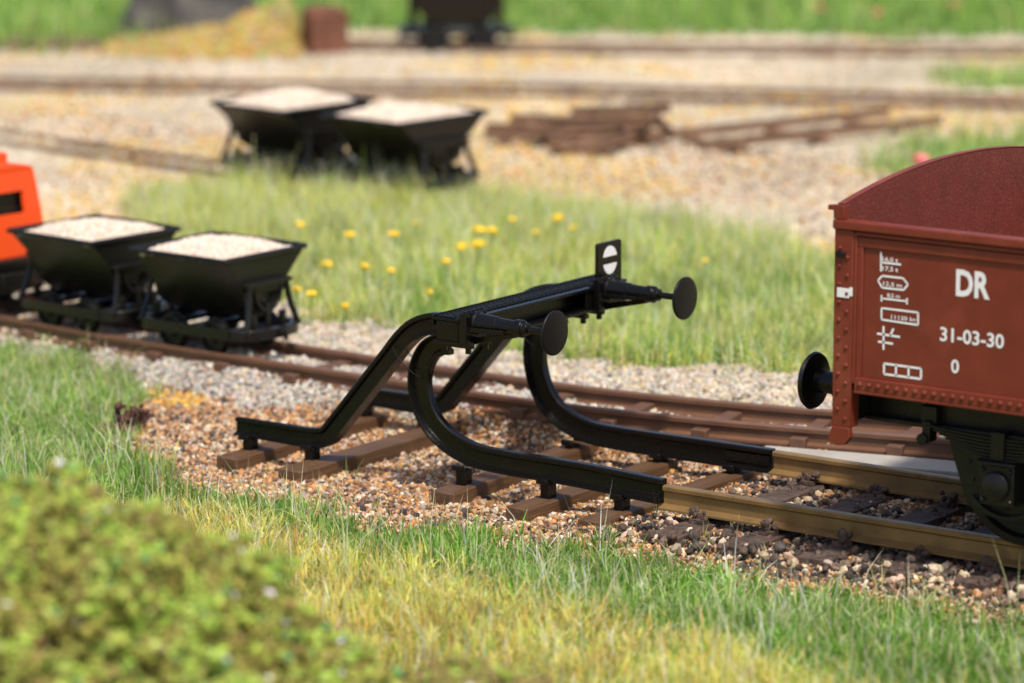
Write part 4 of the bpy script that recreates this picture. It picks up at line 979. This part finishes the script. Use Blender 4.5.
# rusty clod on the ballast
def clod():
    q = at(136, 428, -.3); m = MB()
    for k in range(26): lump(m, (random.gauss(0, .07), random.gauss(0, .07), random.uniform(0, .2)), random.uniform(.02, .05), 500+k)
    m.box((-.22, -.30, -.02), (-.08, .25, .06), Matrix.Rotation(.1, 3, 'Z'))
    o = m.build('rusty_clod', M_RUST, None); o.location = (q[0], q[1], float(height(np.array([q[0]]), np.array([q[1]]))[0])+.01)
    tag(o, 'dark rusty clod on the ballast beside the green verge', 'clod')
clod()
# flowers
def flower(px, py, label, mt, hgt, r, first=None, group='yellow flowers in the meadow', cat='flower'):
    q = at(px, py, height(np.array([0.]), np.array([6.]))[0]+hgt); x, y = q[0], q[1]; z0 = float(height(np.array([x]), np.array([y]))[0])
    root = empty('flower', (x, y, z0), random.uniform(0, 6), label, cat, group)
    MB().tube((0, 0, 0), (0, 0, hgt), .007, n=5).build('stem', M_STEM, root)
    b = MB(); rr = random.Random(int(px)); r = r*rr.uniform(.7, 1.25)
    for k in range(9):
        a = k*2*PI/9; lump(b, (math.cos(a)*r*.55, math.sin(a)*r*.55, hgt+rr.uniform(-.01, .015)), r*.42, int(px*7+k))
    lump(b, (0, 0, hgt+.01), r*.5, int(px))
    b.build('bloom', mt, root)
YF = [(327, 262, 'yellow flower highest beside the rim of the front tipping wagon'), (391, 272, 'yellow flower standing alone left of the black struts'), (365, 266, 'faint yellow flower left of the lone bright one'),
      (297, 286, 'yellow flower low beside the end of the front tipping wagon'), (311, 287, 'paler yellow flower just right of the low one by the wagon'), (394, 233, 'yellow flower between the two pairs of tipping wagons'),
      (479, 230, 'upper left flower of the cluster above the cross beam'), (492, 231, 'upper right flower of the cluster above the cross beam'), (478, 244, 'lower right flower of the cluster above the cross beam'), (462, 246, 'lowest left flower of the cluster above the cross beam'),
      (512, 218, 'yellow flower above and right of the cluster'), (558, 217, 'yellow flower farther right on the meadow edge'), (300, 222, 'dull yellow flower in front of the rear wagons'), (350, 236, 'small pale yellow flower in the tall grass'), (447, 262, 'small yellow flower behind the bent rail')]
for px, py, lab in YF: flower(px, py, lab, M_YEL, random.uniform(.26, .36), random.uniform(.042, .062))
for px, py, lab in [(612, 268, 'small yellow flower low behind the signal board'), (573, 228, 'dull yellow flower left above the signal board'), (415, 222, 'small yellow flower in the tall grass below the rear wagons'), (536, 232, 'small yellow flower halfway between the cluster and the signal board'), (430, 290, 'small yellow flower low in the grass above the bent rails'), (705, 262, 'single small yellow flower right of the signal board'), (345, 300, 'small yellow flower low in the grass left of the struts')]: flower(px, py, lab, M_YEL, .26, .032)
for px, py, lab in [(820, 6, 'blurred red flower at the top edge, biggest of the reds'), (877, 12, 'faint red flower in the grass at the top'), (954, 3, 'blurred red flower near the top right corner'), (921, 158, 'pink flower by the end of the long track panel')]: flower(px, py, lab, M_PINK, .40, .085, group='red flowers in the background')
